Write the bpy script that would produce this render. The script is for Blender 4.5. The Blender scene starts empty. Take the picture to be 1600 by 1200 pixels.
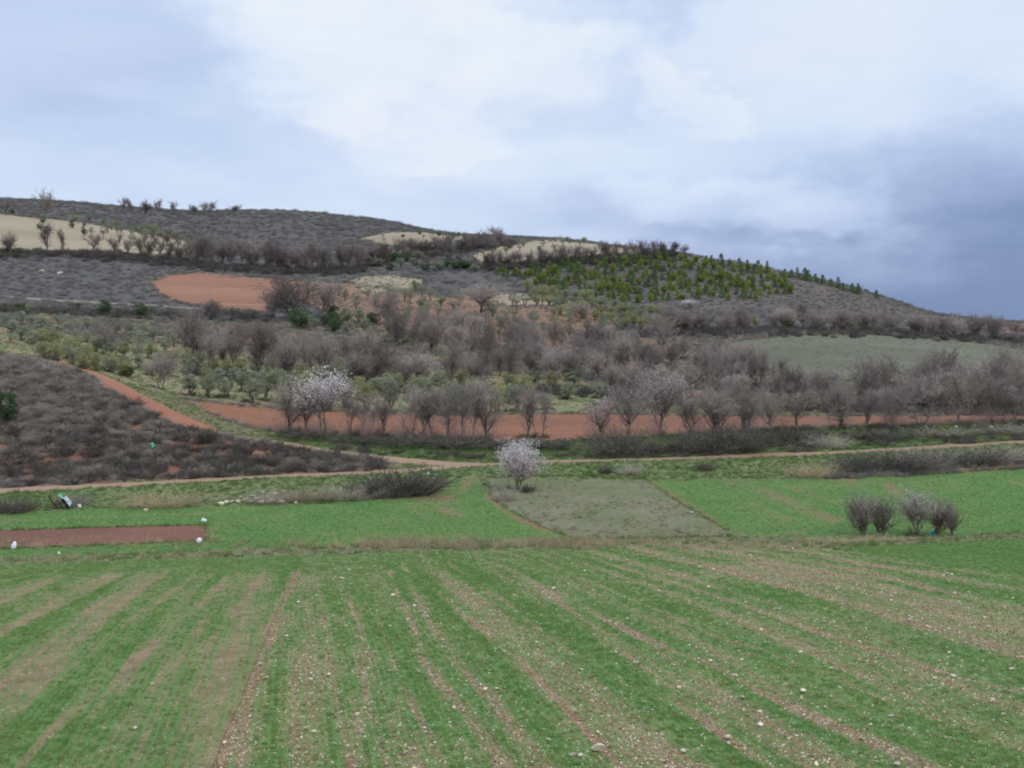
import bpy, math, random
import numpy as np
from mathutils import Vector, geometry

random.seed(7)
rng = np.random.default_rng(7)
scene = bpy.context.scene
col = scene.collection

# ------------------------------------------------------------------ camera
F = 1715.0                                   # focal length in pixels of a 1600 px wide frame
PITCH = math.atan(120.0 / F)                 # the camera looks slightly down into the valley
cam_data = bpy.data.cameras.new('camera')
cam_data.sensor_width = 36.0
cam_data.lens = 36.0 * F / 1600.0
cam_data.clip_start = 0.5
cam_data.clip_end = 20000.0
cam = bpy.data.objects.new('camera', cam_data)
col.objects.link(cam)
cam.location = (0, 0, 0)
cam.rotation_euler = (math.pi / 2 - PITCH, 0, 0)
scene.camera = cam

# ------------------------------------------------------------------ light and exposure
SUN_EL, SUN_AZ = math.radians(48), math.radians(118)     # azimuth clockwise from the view direction
scene.view_settings.view_transform = 'Standard'
scene.view_settings.look = 'None'
scene.view_settings.gamma = 1.0
scene.view_settings.use_curve_mapping = False
scene.view_settings.exposure = 0.0
scene.cycles.max_bounces = 4
scene.cycles.diffuse_bounces = 2
scene.cycles.transparent_max_bounces = 4
scene.cycles.filter_width = 1.9

sun_data = bpy.data.lights.new('sun', 'SUN')
sun_data.energy = 1.2
sun_data.angle = math.radians(22)
sun_data.color = (1.0, 0.95, 0.88)
sun = bpy.data.objects.new('sun', sun_data)
col.objects.link(sun)
sdir = Vector((math.sin(SUN_AZ) * math.cos(SUN_EL), math.cos(SUN_AZ) * math.cos(SUN_EL), math.sin(SUN_EL)))
sun.rotation_euler = sdir.to_track_quat('Z', 'Y').to_euler()


class Nodes:
    """small helper to wire node trees"""
    def __init__(self, tree):
        self.t = tree
        tree.nodes.clear()

    def new(self, typ, ins=None, **props):
        n = self.t.nodes.new(typ)
        for k, v in props.items():
            setattr(n, k, v)
        for k, v in (ins or {}).items():
            self.put(n.inputs[k], v)
        return n

    def put(self, sock, v):
        if isinstance(v, bpy.types.NodeSocket):
            self.t.links.new(v, sock)
        elif isinstance(v, (tuple, list)) and len(v) == 3 and sock.type == 'RGBA':
            sock.default_value = (*v, 1.0)
        else:
            sock.default_value = v

    def m(self, op, a, b=0.0, c=0.0, clamp=False):
        n = self.t.nodes.new('ShaderNodeMath')
        n.operation = op
        n.use_clamp = clamp
        for i, v in enumerate((a, b, c)):
            self.put(n.inputs[i], v)
        return n.outputs[0]

    def vm(self, op, a, b=None, s=None):
        n = self.t.nodes.new('ShaderNodeVectorMath')
        n.operation = op
        self.put(n.inputs[0], a)
        if b is not None:
            self.put(n.inputs[1], b)
        if s is not None:
            self.put(n.inputs['Scale'], s)
        return n.outputs['Value'] if op in ('LENGTH', 'DOT_PRODUCT', 'DISTANCE') else n.outputs[0]

    def noise(self, vec, scale, detail=4.0, rough=0.55, dist=0.0):
        n = self.new('ShaderNodeTexNoise', {'Scale': scale, 'Detail': detail, 'Roughness': rough, 'Distortion': dist})
        if vec is not None:
            self.put(n.inputs['Vector'], vec)
        return n.outputs['Fac']

    def step(self, v, lo, hi):
        n = self.new('ShaderNodeMapRange', {'Value': v, 'From Min': lo, 'From Max': hi}, interpolation_type='SMOOTHSTEP')
        return n.outputs[0]

    def mix(self, f, a, b, blend='MIX'):
        n = self.t.nodes.new('ShaderNodeMix')
        n.data_type = 'RGBA'
        n.blend_type = blend
        n.clamp_factor = True
        self.put(n.inputs[0], f)
        self.put(n.inputs[6], a)
        self.put(n.inputs[7], b)
        return n.outputs[2]


# ------------------------------------------------------------------ sky: overcast cloud over a Nishita sky
def build_world():
    w = bpy.data.worlds.new('World')
    scene.world = w
    w.use_nodes = True
    w.cycles.sampling_method = 'NONE'          # an even grey sky is found well enough by the scattered rays
    N = Nodes(w.node_tree)
    sky = N.new('ShaderNodeTexSky', sky_type='NISHITA')
    sky.sun_disc = False
    sky.sun_elevation = SUN_EL
    sky.sun_rotation = SUN_AZ
    sky.altitude = 700
    sky.dust_density = 2.0
    d = N.new('ShaderNodeTexCoord').outputs['Generated']
    sp = N.new('ShaderNodeSeparateXYZ', {0: d})
    x, y, z = sp.outputs
    az = N.m('ARCTAN2', x, y)
    el = N.m('ARCSINE', z)
    zc = N.m('MAXIMUM', z, 0.0)
    inv = N.m('DIVIDE', 1.0, N.m('ADD', zc, 0.16))
    plane = N.new('ShaderNodeCombineXYZ', {0: N.m('MULTIPLY', x, inv), 1: N.m('MULTIPLY', y, inv), 2: 3.7}).outputs[0]
    big = N.noise(plane, 0.9, 4, 0.5, 0.4)
    mid = N.noise(N.vm('ADD', plane, (5.2, 1.3, 2.0)), 2.6, 3, 0.52)
    # warped directions let the single cloud banks keep ragged edges
    sph = N.new('ShaderNodeCombineXYZ', {0: az, 1: N.m('MULTIPLY', el, 1.7), 2: 0.0}).outputs[0]
    wx = N.m('MULTIPLY', N.m('SUBTRACT', N.noise(sph, 6.0, 4, 0.58), 0.5), 0.34)
    wy = N.m('MULTIPLY', N.m('SUBTRACT', N.noise(N.vm('ADD', sph, (7.0, 3.0, 0.0)), 6.0, 4, 0.58), 0.5), 0.16)
    azw, elw = N.m('ADD', az, wx), N.m('ADD', el, wy)

    def bank(px, py, rx, ry, amount, soft=0.9):
        a0, e0 = math.atan2(px - 800, F), math.atan2(480 - py, F)
        u = N.m('DIVIDE', N.m('SUBTRACT', azw, a0), rx / F)
        v = N.m('DIVIDE', N.m('SUBTRACT', elw, e0), ry / F)
        r = N.m('ADD', N.m('MULTIPLY', u, u), N.m('MULTIPLY', v, v))
        return N.m('MULTIPLY', N.step(r, 1.0 + soft, max(0.0, 1.0 - soft)), amount)

    lum = N.m('ADD', 0.62, N.m('MULTIPLY', N.m('SUBTRACT', big, 0.5), 0.38))
    lum = N.m('ADD', lum, N.m('MULTIPLY', N.m('SUBTRACT', mid, 0.5), 0.13))
    for b in BANKS:
        lum = N.m('ADD', lum, bank(*b))
    # the rain cloud standing over the right hand end of the valley
    storm = N.m('MULTIPLY', N.step(azw, -0.12, 0.44), N.step(elw, 0.22, 0.0))
    lum = N.m('SUBTRACT', lum, N.m('MULTIPLY', storm, 0.64))
    ramp = N.new('ShaderNodeValToRGB', {0: lum})
    cr = ramp.color_ramp
    cr.interpolation = 'B_SPLINE'
    pts = [(0.0, (0.19, 0.27, 0.47)), (0.22, (0.33, 0.43, 0.67)), (0.42, (0.52, 0.63, 0.88)),
           (0.62, (0.66, 0.78, 0.98)), (0.82, (0.84, 0.91, 1.0)), (1.0, (1.0, 0.99, 0.98))]
    while len(cr.elements) < len(pts):
        cr.elements.new(0.5)
    for e, (p, c) in zip(cr.elements, pts):
        e.position = p
        e.color = (*c, 1)
    warm = N.step(N.noise(plane, 1.7, 1, 0.5), 0.45, 0.75)
    cloud = N.mix(N.m('MULTIPLY', warm, 0.25), ramp.outputs[0], N.mix(1.0, ramp.outputs[0], (1.05, 0.96, 0.97), 'MULTIPLY'))
    # the cloud deck is brighter overhead than at the skyline
    up = N.m('ADD', 1.0, N.m('MULTIPLY', N.step(el, 0.32, 1.1), 1.1))
    cloud = N.vm('SCALE', cloud, s=N.m('MULTIPLY', up, 10.0))
    c = N.mix(0.93, sky.outputs[0], cloud)
    bg = N.new('ShaderNodeBackground', {'Color': c, 'Strength': 0.1})
    out = N.new('ShaderNodeOutputWorld')
    w.node_tree.links.new(bg.outputs[0], out.inputs[0])


BANKS = [  # px, py, rx, ry, amount: cloud banks in the part of the sky the photograph shows
    (650, 40, 300, 130, 0.17), (500, 90, 120, 100, 0.10), (800, 60, 150, 90, 0.10),
    (100, 110, 330, 120, -0.11), (400, 215, 200, 45, -0.05), (950, 35, 190, 45, -0.13, 0.6),
    (1170, 325, 180, 40, 0.18, 0.85), (1030, 150, 60, 45, 0.12, 0.7), (1400, 90, 330, 130, 0.10),
    (640, 200, 170, 50, 0.10, 0.7), (900, 260, 300, 60, 0.08), (300, 280, 420, 45, -0.03),
]
build_world()

# ------------------------------------------------------------------ numeric noise
def _hash(ix, iy, seed):
    h = (ix.astype(np.int64) * 374761393 + iy.astype(np.int64) * 668265263 + seed * 974711) & 0x7fffffff
    h = ((h ^ (h >> 13)) * 1274126177) & 0x7fffffff
    return ((h ^ (h >> 16)) & 0xffff) / 65535.0


def vnoise(x, y, seed=0):
    x, y = np.asarray(x, float), np.asarray(y, float)
    ix, iy = np.floor(x), np.floor(y)
    fx, fy = x - ix, y - iy
    fx, fy = fx * fx * (3 - 2 * fx), fy * fy * (3 - 2 * fy)
    a, b = _hash(ix, iy, seed), _hash(ix + 1, iy, seed)
    c, d = _hash(ix, iy + 1, seed), _hash(ix + 1, iy + 1, seed)
    return (a * (1 - fx) + b * fx) * (1 - fy) + (c * (1 - fx) + d * fx) * fy


def fbm(x, y, seed=0, octaves=4, gain=0.5):
    s, amp, tot = 0.0, 1.0, 0.0
    for o in range(octaves):
        s = s + amp * vnoise(np.asarray(x) * 2 ** o, np.asarray(y) * 2 ** o, seed + o * 17)
        tot += amp
        amp *= gain
    return s / tot


def sstep(v, lo, hi):
    t = np.clip((v - lo) / (hi - lo), 0, 1)
    return t * t * (3 - 2 * t)


# ------------------------------------------------------------------ the lie of the land
CP, SP = math.cos(PITCH), math.sin(PITCH)


def ray(px, py):
    """direction through a pixel as (X/Y, Z/Y)"""
    u, v = (px - 800.0) / F, (600.0 - py) / F
    dy = CP + v * SP
    return u / dy, (v * CP - SP) / dy


def project(X, Y, Z):
    d = Y * CP - Z * SP
    return 800 + F * X / d, 600 - F * (Y * SP + Z * CP) / d


# each line runs across the valley: (px, py, distance); heights follow
LINES = [
    [(-700, 1215, 19), (0, 1200, 20), (800, 1200, 20), (1600, 1200, 20), (2300, 1215, 19)],
    [(-700, 1020, 31), (0, 1005, 32), (800, 1000, 32), (1600, 1010, 31), (2300, 1040, 30)],
    [(-700, 930, 46), (0, 912, 49), (460, 902, 50), (800, 900, 50), (1200, 890, 50), (1600, 912, 45), (2300, 990, 40)],
    [(-700, 905, 60), (0, 884, 62), (300, 872, 63), (470, 868, 64), (800, 857, 65), (1200, 849, 66), (1310, 852, 67), (1600, 840, 72), (2300, 825, 78)],
    [(-700, 890, 64), (0, 872, 66), (300, 862, 67), (600, 850, 69), (900, 843, 70), (1200, 838, 71), (1310, 842, 71.5), (1600, 832, 77), (2300, 815, 83)],
    [(-700, 835, 79), (0, 803, 84), (330, 791, 86), (640, 778, 89), (720, 760, 94), (1010, 750, 97), (1330, 745, 99), (1600, 731, 105), (2300, 700, 112)],
    [(-700, 790, 86), (0, 769, 91), (200, 758, 94), (400, 748, 97), (600, 740, 99), (740, 730, 102), (860, 724, 104), (1200, 714, 109), (1300, 711, 111), (1600, 693, 117), (2300, 660, 126)],
    [(-700, 775, 90), (0, 760, 95), (200, 750, 98), (400, 741, 101), (600, 732, 103), (740, 724, 105), (860, 718, 108), (1200, 707, 113), (1300, 704, 115), (1600, 686, 122), (2300, 652, 132)],
    [(-700, 655, 108), (0, 660, 110), (150, 672, 110), (300, 690, 109), (430, 702, 108), (560, 716, 108), (740, 716, 109), (900, 708, 112), (1200, 698, 117), (1600, 677, 127), (2300, 645, 138)],
    [(-700, 540, 132), (0, 556, 128), (80, 568, 127), (150, 586, 125), (230, 625, 121), (310, 664, 117), (430, 680, 118), (500, 678, 119), (800, 690, 118), (900, 688, 119), (1200, 670, 126), (1600, 656, 134), (2300, 635, 146)],
    [(-700, 535, 142), (0, 550, 140), (150, 580, 136), (290, 624, 137), (440, 640, 140), (700, 649, 147), (900, 645, 150), (1200, 645, 152), (1600, 640, 158), (2300, 628, 166)],
    [(-700, 508, 190), (0, 522, 185), (300, 585, 185), (700, 607, 190), (1000, 612, 193), (1200, 606, 195), (1600, 616, 200), (2300, 625, 205)],
    [(-700, 490, 240), (0, 502, 240), (300, 546, 232), (700, 582, 235), (1000, 590, 228), (1200, 578, 225), (1400, 600, 216), (1600, 607, 215), (2300, 622, 225)],
    [(-700, 468, 300), (0, 480, 295), (300, 510, 290), (700, 532, 300), (1000, 540, 290), (1130, 531, 285), (1250, 523, 292), (1400, 523, 300), (1600, 546, 300), (2300, 590, 300)],
    [(-700, 452, 335), (0, 463, 335), (300, 488, 335), (500, 488, 338), (700, 492, 345), (900, 492, 345), (1100, 505, 345), (1300, 512, 345), (1450, 522, 345), (1600, 532, 350), (2300, 570, 350)],
    [(-700, 415, 395), (0, 425, 395), (300, 437, 395), (500, 445, 398), (700, 452, 400), (900, 452, 400), (1100, 455, 400), (1250, 472, 400), (1400, 495, 400), (1600, 517, 400), (2300, 555, 400)],
    [(-700, 385, 440), (0, 397, 440), (200, 403, 440), (400, 415, 445), (560, 418, 450), (700, 410, 450), (800, 407, 450), (960, 399, 450), (1060, 396, 455), (1120, 406, 460), (1200, 419, 460), (1300, 440, 455), (1400, 472, 450), (1450, 490, 450), (1500, 498, 450), (1600, 506, 450), (2300, 540, 450)],
    [(-700, 318, 560), (0, 333, 560), (100, 343, 560), (200, 358, 565), (300, 378, 570), (400, 388, 575), (500, 382, 580), (570, 372, 590), (650, 364, 600), (740, 374, 600), (790, 381, 580), (850, 375, 560), (900, 379, 560), (980, 388, 560), (1060, 402, 560), (1200, 440, 560), (1400, 490, 560), (1600, 520, 560), (2300, 550, 560)],
    [(-700, 312, 760), (0, 317, 760), (100, 319, 760), (200, 328, 760), (300, 334, 760), (420, 330, 760), (500, 335, 760), (600, 347, 755), (650, 359, 750), (700, 371, 750), (800, 372, 750), (900, 386, 740), (1060, 420, 740), (1400, 500, 740), (1600, 525, 740), (2300, 552, 740)],
]
A_GRID = np.linspace(-2.4, 2.4, 961)
Y_GRID = np.exp(np.linspace(math.log(3.0), math.log(7000.0), 760))


def _land_table():
    ys, zs = [], []
    ys.append(np.full_like(A_GRID, 3.0)); zs.append(np.full_like(A_GRID, -3.0))
    ys.append(np.full_like(A_GRID, 10.0)); zs.append(np.full_like(A_GRID, -6.4))
    k = np.exp(-0.5 * (np.arange(-8, 9) / 2.4) ** 2); k /= k.sum()
    for ln in LINES:
        a, yy, zz = [], [], []
        for px, py, Y in ln:
            aa, m = ray(px, py)
            a.append(aa); yy.append(Y); zz.append(m * Y)
        for src, dst in ((yy, ys), (zz, zs)):
            v = np.interp(A_GRID, a, src)
            v = np.convolve(np.pad(v, 8, mode='edge'), k, mode='valid')
            dst.append(v)
    ys.append(np.full_like(A_GRID, 1100.0)); zs.append(zs[-1] - 45)
    ys.append(np.full_like(A_GRID, 2200.0)); zs.append(np.full_like(A_GRID, -90.0))
    ys.append(np.full_like(A_GRID, 7000.0)); zs.append(np.full_like(A_GRID, -330.0))
    ys, zs = np.array(ys), np.array(zs)
    for i in range(1, len(ys)):
        ys[i] = np.maximum(ys[i], ys[i - 1] + 1.0)
    out = np.empty((len(A_GRID), len(Y_GRID)))
    for j in range(len(A_GRID)):
        x, v = ys[:, j], zs[:, j]
        h, dl = np.diff(x), np.diff(v) / np.diff(x)
        mm = np.zeros_like(v)
        w1, w2 = 2 * h[1:] + h[:-1], h[1:] + 2 * h[:-1]
        ok = dl[:-1] * dl[1:] > 0
        with np.errstate(all='ignore'):
            mm[1:-1] = np.where(ok, (w1 + w2) / (w1 / dl[:-1] + w2 / dl[1:]), 0)
        mm[0], mm[-1] = dl[0], dl[-1]
        i = np.clip(np.searchsorted(x, Y_GRID, side='right') - 1, 0, len(h) - 1)
        t = (Y_GRID - x[i]) / h[i]
        out[j] = ((2 * t**3 - 3 * t**2 + 1) * v[i] + (t**3 - 2 * t**2 + t) * h[i] * mm[i]
                  + (-2 * t**3 + 3 * t**2) * v[i + 1] + (t**3 - t**2) * h[i] * mm[i + 1])
    X = A_GRID[:, None] * Y_GRID[None, :]
    Y = np.broadcast_to(Y_GRID[None, :], X.shape)
    amp = np.interp(Y, [3, 60, 90, 130, 300, 600], [0.05, 0.10, 0.35, 0.5, 1.3, 2.2])
    out += amp * (fbm(X / 9.0, Y / 9.0, 3, 4) - 0.5) + amp * 0.8 * (fbm(X / 38.0, Y / 38.0, 9, 3) - 0.5)
    return out


LAND = _land_table()
_LOGY0, _LOGDY = math.log(3.0), (math.log(7000.0) - math.log(3.0)) / (len(Y_GRID) - 1)
_DA = A_GRID[1] - A_GRID[0]


def land_ab(a, Y):
    a, Y = np.asarray(a, float), np.asarray(Y, float)
    i = np.clip((a - A_GRID[0]) / _DA, 0, len(A_GRID) - 1.001)
    j = np.clip((np.log(Y) - _LOGY0) / _LOGDY, 0, len(Y_GRID) - 1.001)
    i0, j0 = i.astype(int), j.astype(int)
    fi, fj = i - i0, j - j0
    return (LAND[i0, j0] * (1 - fi) * (1 - fj) + LAND[i0 + 1, j0] * fi * (1 - fj)
            + LAND[i0, j0 + 1] * (1 - fi) * fj + LAND[i0 + 1, j0 + 1] * fi * fj)


def land(X, Y):
    return land_ab(np.asarray(X, float) / np.asarray(Y, float), Y)


_YF = np.exp(np.linspace(math.log(3.0), math.log(3000.0), 2600))


def hit(px, py, back=0.0):
    """the spot of ground seen at a pixel of the photograph"""
    a, m = ray(px, py)
    s = land_ab(np.full_like(_YF, a), _YF) / _YF
    k = np.argmax(s >= m)
    if s[k] < m:
        k = int(np.argmax(np.where(_YF > 60, s, -9)))       # above the skyline: the skyline itself
        Y = _YF[k]
    elif k == 0:
        Y = _YF[0]
    else:
        t = (m - s[k - 1]) / (s[k] - s[k - 1] + 1e-12)
        Y = _YF[k - 1] + t * (_YF[k] - _YF[k - 1])
    Y += back
    return np.array((a * Y, Y, float(land_ab(a, Y))))


# ------------------------------------------------------------------ fields, tracks and slopes as pieces of one surface
REGIONS = [  # name, material, outline in the photograph, label; later ones lie over earlier ones
    ('wheat_field', 'field', [(-900, 1480), (-900, 912), (-700, 905), (0, 884), (300, 872), (470, 868), (600, 862), (800, 858), (1000, 851), (1200, 850), (1300, 858), (1400, 873), (1500, 889), (1600, 902), (1750, 925), (2400, 1010), (2400, 1480)], 'striped stony wheat field filling the foreground'),
    ('wheat_field', 'field', [(-900, 1480), (-900, 912), (-700, 905), (0, 884), (300, 872), (464, 868), (462, 893), (440, 940), (410, 1010), (368, 1110), (330, 1200), (240, 1480)], 'finely drilled green wheat field at the lower left of the bare soil strip'),
    ('wheat_field', 'green', [(1300, 857), (1600, 841), (2400, 820), (2400, 1010), (1750, 925), (1600, 902), (1500, 889), (1400, 873)], 'smooth green wheat field beyond the crest at the lower right'),
    ('field_verge', 'verge_dry', [(-900, 896), (-700, 890), (0, 871), (300, 861), (600, 851), (900, 844), (1200, 837), (1310, 842), (1600, 833), (2400, 812), (2400, 820), (1600, 841), (1300, 857), (1200, 850), (1000, 851), (800, 858), (600, 862), (300, 872), (0, 884), (-700, 905), (-900, 912)], 'narrow strip of dry grass between the front fields and the valley fields'),
    ('wheat_field', 'green', [(-900, 842), (-700, 835), (0, 803), (120, 796), (330, 791), (500, 787), (640, 778), (692, 763), (722, 744), (748, 744), (768, 778), (800, 800), (850, 825), (890, 842), (600, 851), (300, 861), (0, 871), (-700, 890), (-900, 896)], 'green wheat field on the valley floor left of the flowering almond'),
    ('ploughed_plot', 'tilled', [(-300, 838), (0, 829), (160, 824), (322, 820), (324, 845), (160, 852), (0, 858), (-300, 868)], 'small rectangle of bare red brown soil in the green field'),
    ('fallow_plot', 'fallow', [(762, 746), (900, 743), (1010, 749), (1035, 768), (1065, 787), (1130, 825), (1145, 838), (900, 843), (850, 825), (800, 800), (768, 778)], 'grey green fallow plot with dead weeds beside the flowering almond'),
    ('wheat_field', 'green_sparse', [(1010, 751), (1200, 749), (1330, 746), (1450, 741), (1600, 732), (2400, 697), (2400, 812), (1600, 833), (1310, 842), (1200, 837), (1145, 838), (1130, 825), (1065, 787), (1035, 768)], 'sloping green wheat field with a bare stripe on the right of the valley'),
    ('grass_verge', 'verge_green', [(-900, 795), (-700, 788), (0, 768), (200, 757), (400, 747), (600, 739), (740, 729), (1000, 721), (1300, 711), (1600, 693), (2400, 656), (2400, 697), (1600, 732), (1450, 741), (1330, 746), (1010, 750), (762, 746), (748, 744), (722, 744), (692, 763), (640, 778), (500, 787), (330, 791), (120, 796), (0, 803), (-700, 835), (-900, 842)], 'green grass verge below the dirt track'),
    ('soil_edge', 'red_soil', [(1290, 748), (1400, 741), (1500, 732), (1600, 724), (2400, 690), (2400, 697), (1600, 731), (1450, 741), (1330, 747)], 'strip of red soil under the bramble hedge at the right'),
    ('scrub_slope', 'scrub', [(-900, 535), (-700, 540), (0, 556), (80, 568), (150, 590), (230, 632), (310, 674), (430, 692), (560, 714), (610, 724), (590, 735), (400, 743), (200, 753), (0, 763), (-700, 780), (-900, 786)], 'steep slope of grey scrub with red soil showing at the left'),
    ('grass_bank', 'bank', [(410, 682), (440, 677), (500, 679), (800, 691), (900, 689), (1200, 672), (1600, 658), (2400, 634), (2400, 652), (1600, 688), (1300, 706), (1000, 717), (740, 725), (600, 714), (480, 697)], 'shaded grassy bank below the row of bare trees'),
    ('ploughed_strip', 'orchard_soil', [(285, 624), (440, 640), (700, 649), (900, 646), (1200, 650), (1600, 648), (2400, 631), (2400, 634), (1600, 658), (1200, 672), (900, 689), (800, 691), (500, 679), (440, 677), (390, 668), (340, 652)], 'long strip of ploughed red soil behind the row of bare trees'),
    ('orchard_ground', 'grove', [(-900, 505), (0, 512), (300, 545), (600, 575), (900, 590), (950, 620), (900, 644), (700, 648), (440, 639), (285, 623), (235, 612), (150, 580), (80, 560), (0, 548), (-900, 530)], 'grassy ground under the olive trees above the lane'),
    ('pasture', 'pasture', [(1128, 533), (1180, 527), (1250, 523), (1400, 523), (1500, 532), (1600, 546), (2400, 590), (2400, 622), (1600, 608), (1400, 600), (1260, 592), (1190, 577)], 'pale grey green pasture on the right hillside'),
    ('soil_edge', 'red_soil', [(1120, 532), (1180, 525), (1250, 520), (1310, 521), (1250, 524), (1180, 529), (1128, 536)], 'thin red soil edge along the top of the pasture'),
    ('olive_terrace', 'terrace', [(430, 438), (540, 442), (620, 455), (700, 465), (800, 455), (900, 470), (960, 490), (965, 525), (940, 558), (820, 548), (700, 528), (560, 505), (515, 492), (470, 470)], 'red soil olive terraces in the middle of the hillside'),
    ('bare_field', 'red_field', [(236, 440), (262, 431), (310, 425), (350, 430), (410, 434), (455, 437), (480, 443), (440, 452), (428, 470), (415, 487), (330, 481), (280, 473), (250, 460)], 'bare orange red field on the left hillside'),
    ('stubble_field', 'beige', [(545, 437), (570, 432), (610, 430), (662, 437), (658, 450), (615, 458), (570, 458)], 'small pale sandy patch between the olive terraces'),
    ('stubble_field', 'beige', [(755, 463), (800, 458), (845, 460), (905, 472), (850, 480), (790, 478)], 'pale sandy patch below the left end of the pine plantation'),
    ('stubble_field', 'beige', [(-500, 322), (0, 334), (100, 344), (200, 359), (290, 377), (315, 388), (280, 399), (200, 399), (100, 395), (0, 394), (-500, 385)], 'pale stubble field sloping on the upper left hill'),
    ('stubble_field', 'beige', [(560, 373), (600, 364), (650, 362), (700, 367), (750, 374), (730, 379), (660, 381), (600, 384)], 'pale stubble field on the skyline right of the dark hill'),
    ('stubble_field', 'beige', [(735, 402), (765, 390), (790, 382), (850, 375), (910, 379), (980, 388), (1000, 394), (960, 399), (880, 405), (800, 410), (750, 410)], 'pale stubble field above the hedgerow on the right hill'),
    ('pine_slope', 'pine_ground', [(780, 422), (900, 405), (1060, 397), (1120, 406), (1200, 419), (1300, 440), (1400, 472), (1450, 491), (1500, 499), (1440, 512), (1300, 506), (1200, 492), (1000, 482), (900, 470), (830, 440)], 'grey slope planted with young pines'),
    ('bare_field', 'red_soil', [(1555, 514), (1600, 507), (1900, 520), (1900, 535), (1600, 524)], 'patch of red soil on the skyline at the far right'),
]
TRACKS = [  # name, material, centre line in the photograph, width in metres, label
    ('dirt_track', 'track', [(-700, 787), (-300, 776), (0, 766), (200, 756), (400, 745), (600, 737), (740, 727), (860, 721), (1000, 718), (1200, 711), (1300, 708), (1420, 701), (1600, 690), (2300, 657)], 2.6, 'dirt track crossing the whole valley floor'),
    ('dirt_lane', 'red_track', [(-100, 545), (0, 551), (80, 562), (150, 585), (190, 606), (230, 629), (280, 654), (320, 671)], 4.2, 'red dirt lane climbing the left slope'),
    ('dirt_lane', 'track', [(320, 671), (370, 684), (430, 691), (490, 703), (600, 717), (680, 724), (760, 726)], 2.4, 'narrow dirt lane curving down to the valley track'),
    ('dirt_path', 'beige', [(-200, 452), (0, 463), (100, 470), (180, 474), (250, 478), (330, 484)], 3.5, 'pale sandy path along the left hillside'),
]


def densify(pts, step):
    out = []
    for (x0, y0), (x1, y1) in zip(pts[:-1], pts[1:]):
        n = max(1, int(math.hypot(x1 - x0, y1 - y0) / step))
        for i in range(n):
            out.append((x0 + (x1 - x0) * i / n, y0 + (y1 - y0) * i / n))
    out.append(pts[-1])
    return out


KB = 780.0


def to_ab(P):
    return np.column_stack((P[:, 0] / P[:, 1] * F, np.log(P[:, 1]) * KB))


def inside(poly, x, y):
    r = np.zeros(len(x), bool)
    j = len(poly) - 1
    for i in range(len(poly)):
        xi, yi = poly[i]
        xj, yj = poly[j]
        c = ((yi > y) != (yj > y)) & (x < (xj - xi) * (y - yi) / (yj - yi + 1e-12) + xi)
        r ^= c
        j = i
    return r


def ribbon(line, width):
    P = np.array([hit(*p) for p in densify(line, 25)])[:, :2]
    t = np.gradient(P, axis=0)
    t /= np.linalg.norm(t, axis=1)[:, None]
    n = np.column_stack((-t[:, 1], t[:, 0]))
    w = width / 2 * (0.8 + 0.4 * np.array([vnoise(i * 0.7, 3.3, 5) for i in range(len(P))]))[:, None]
    return np.vstack((P + n * w, (P - n * w)[::-1]))


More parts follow.
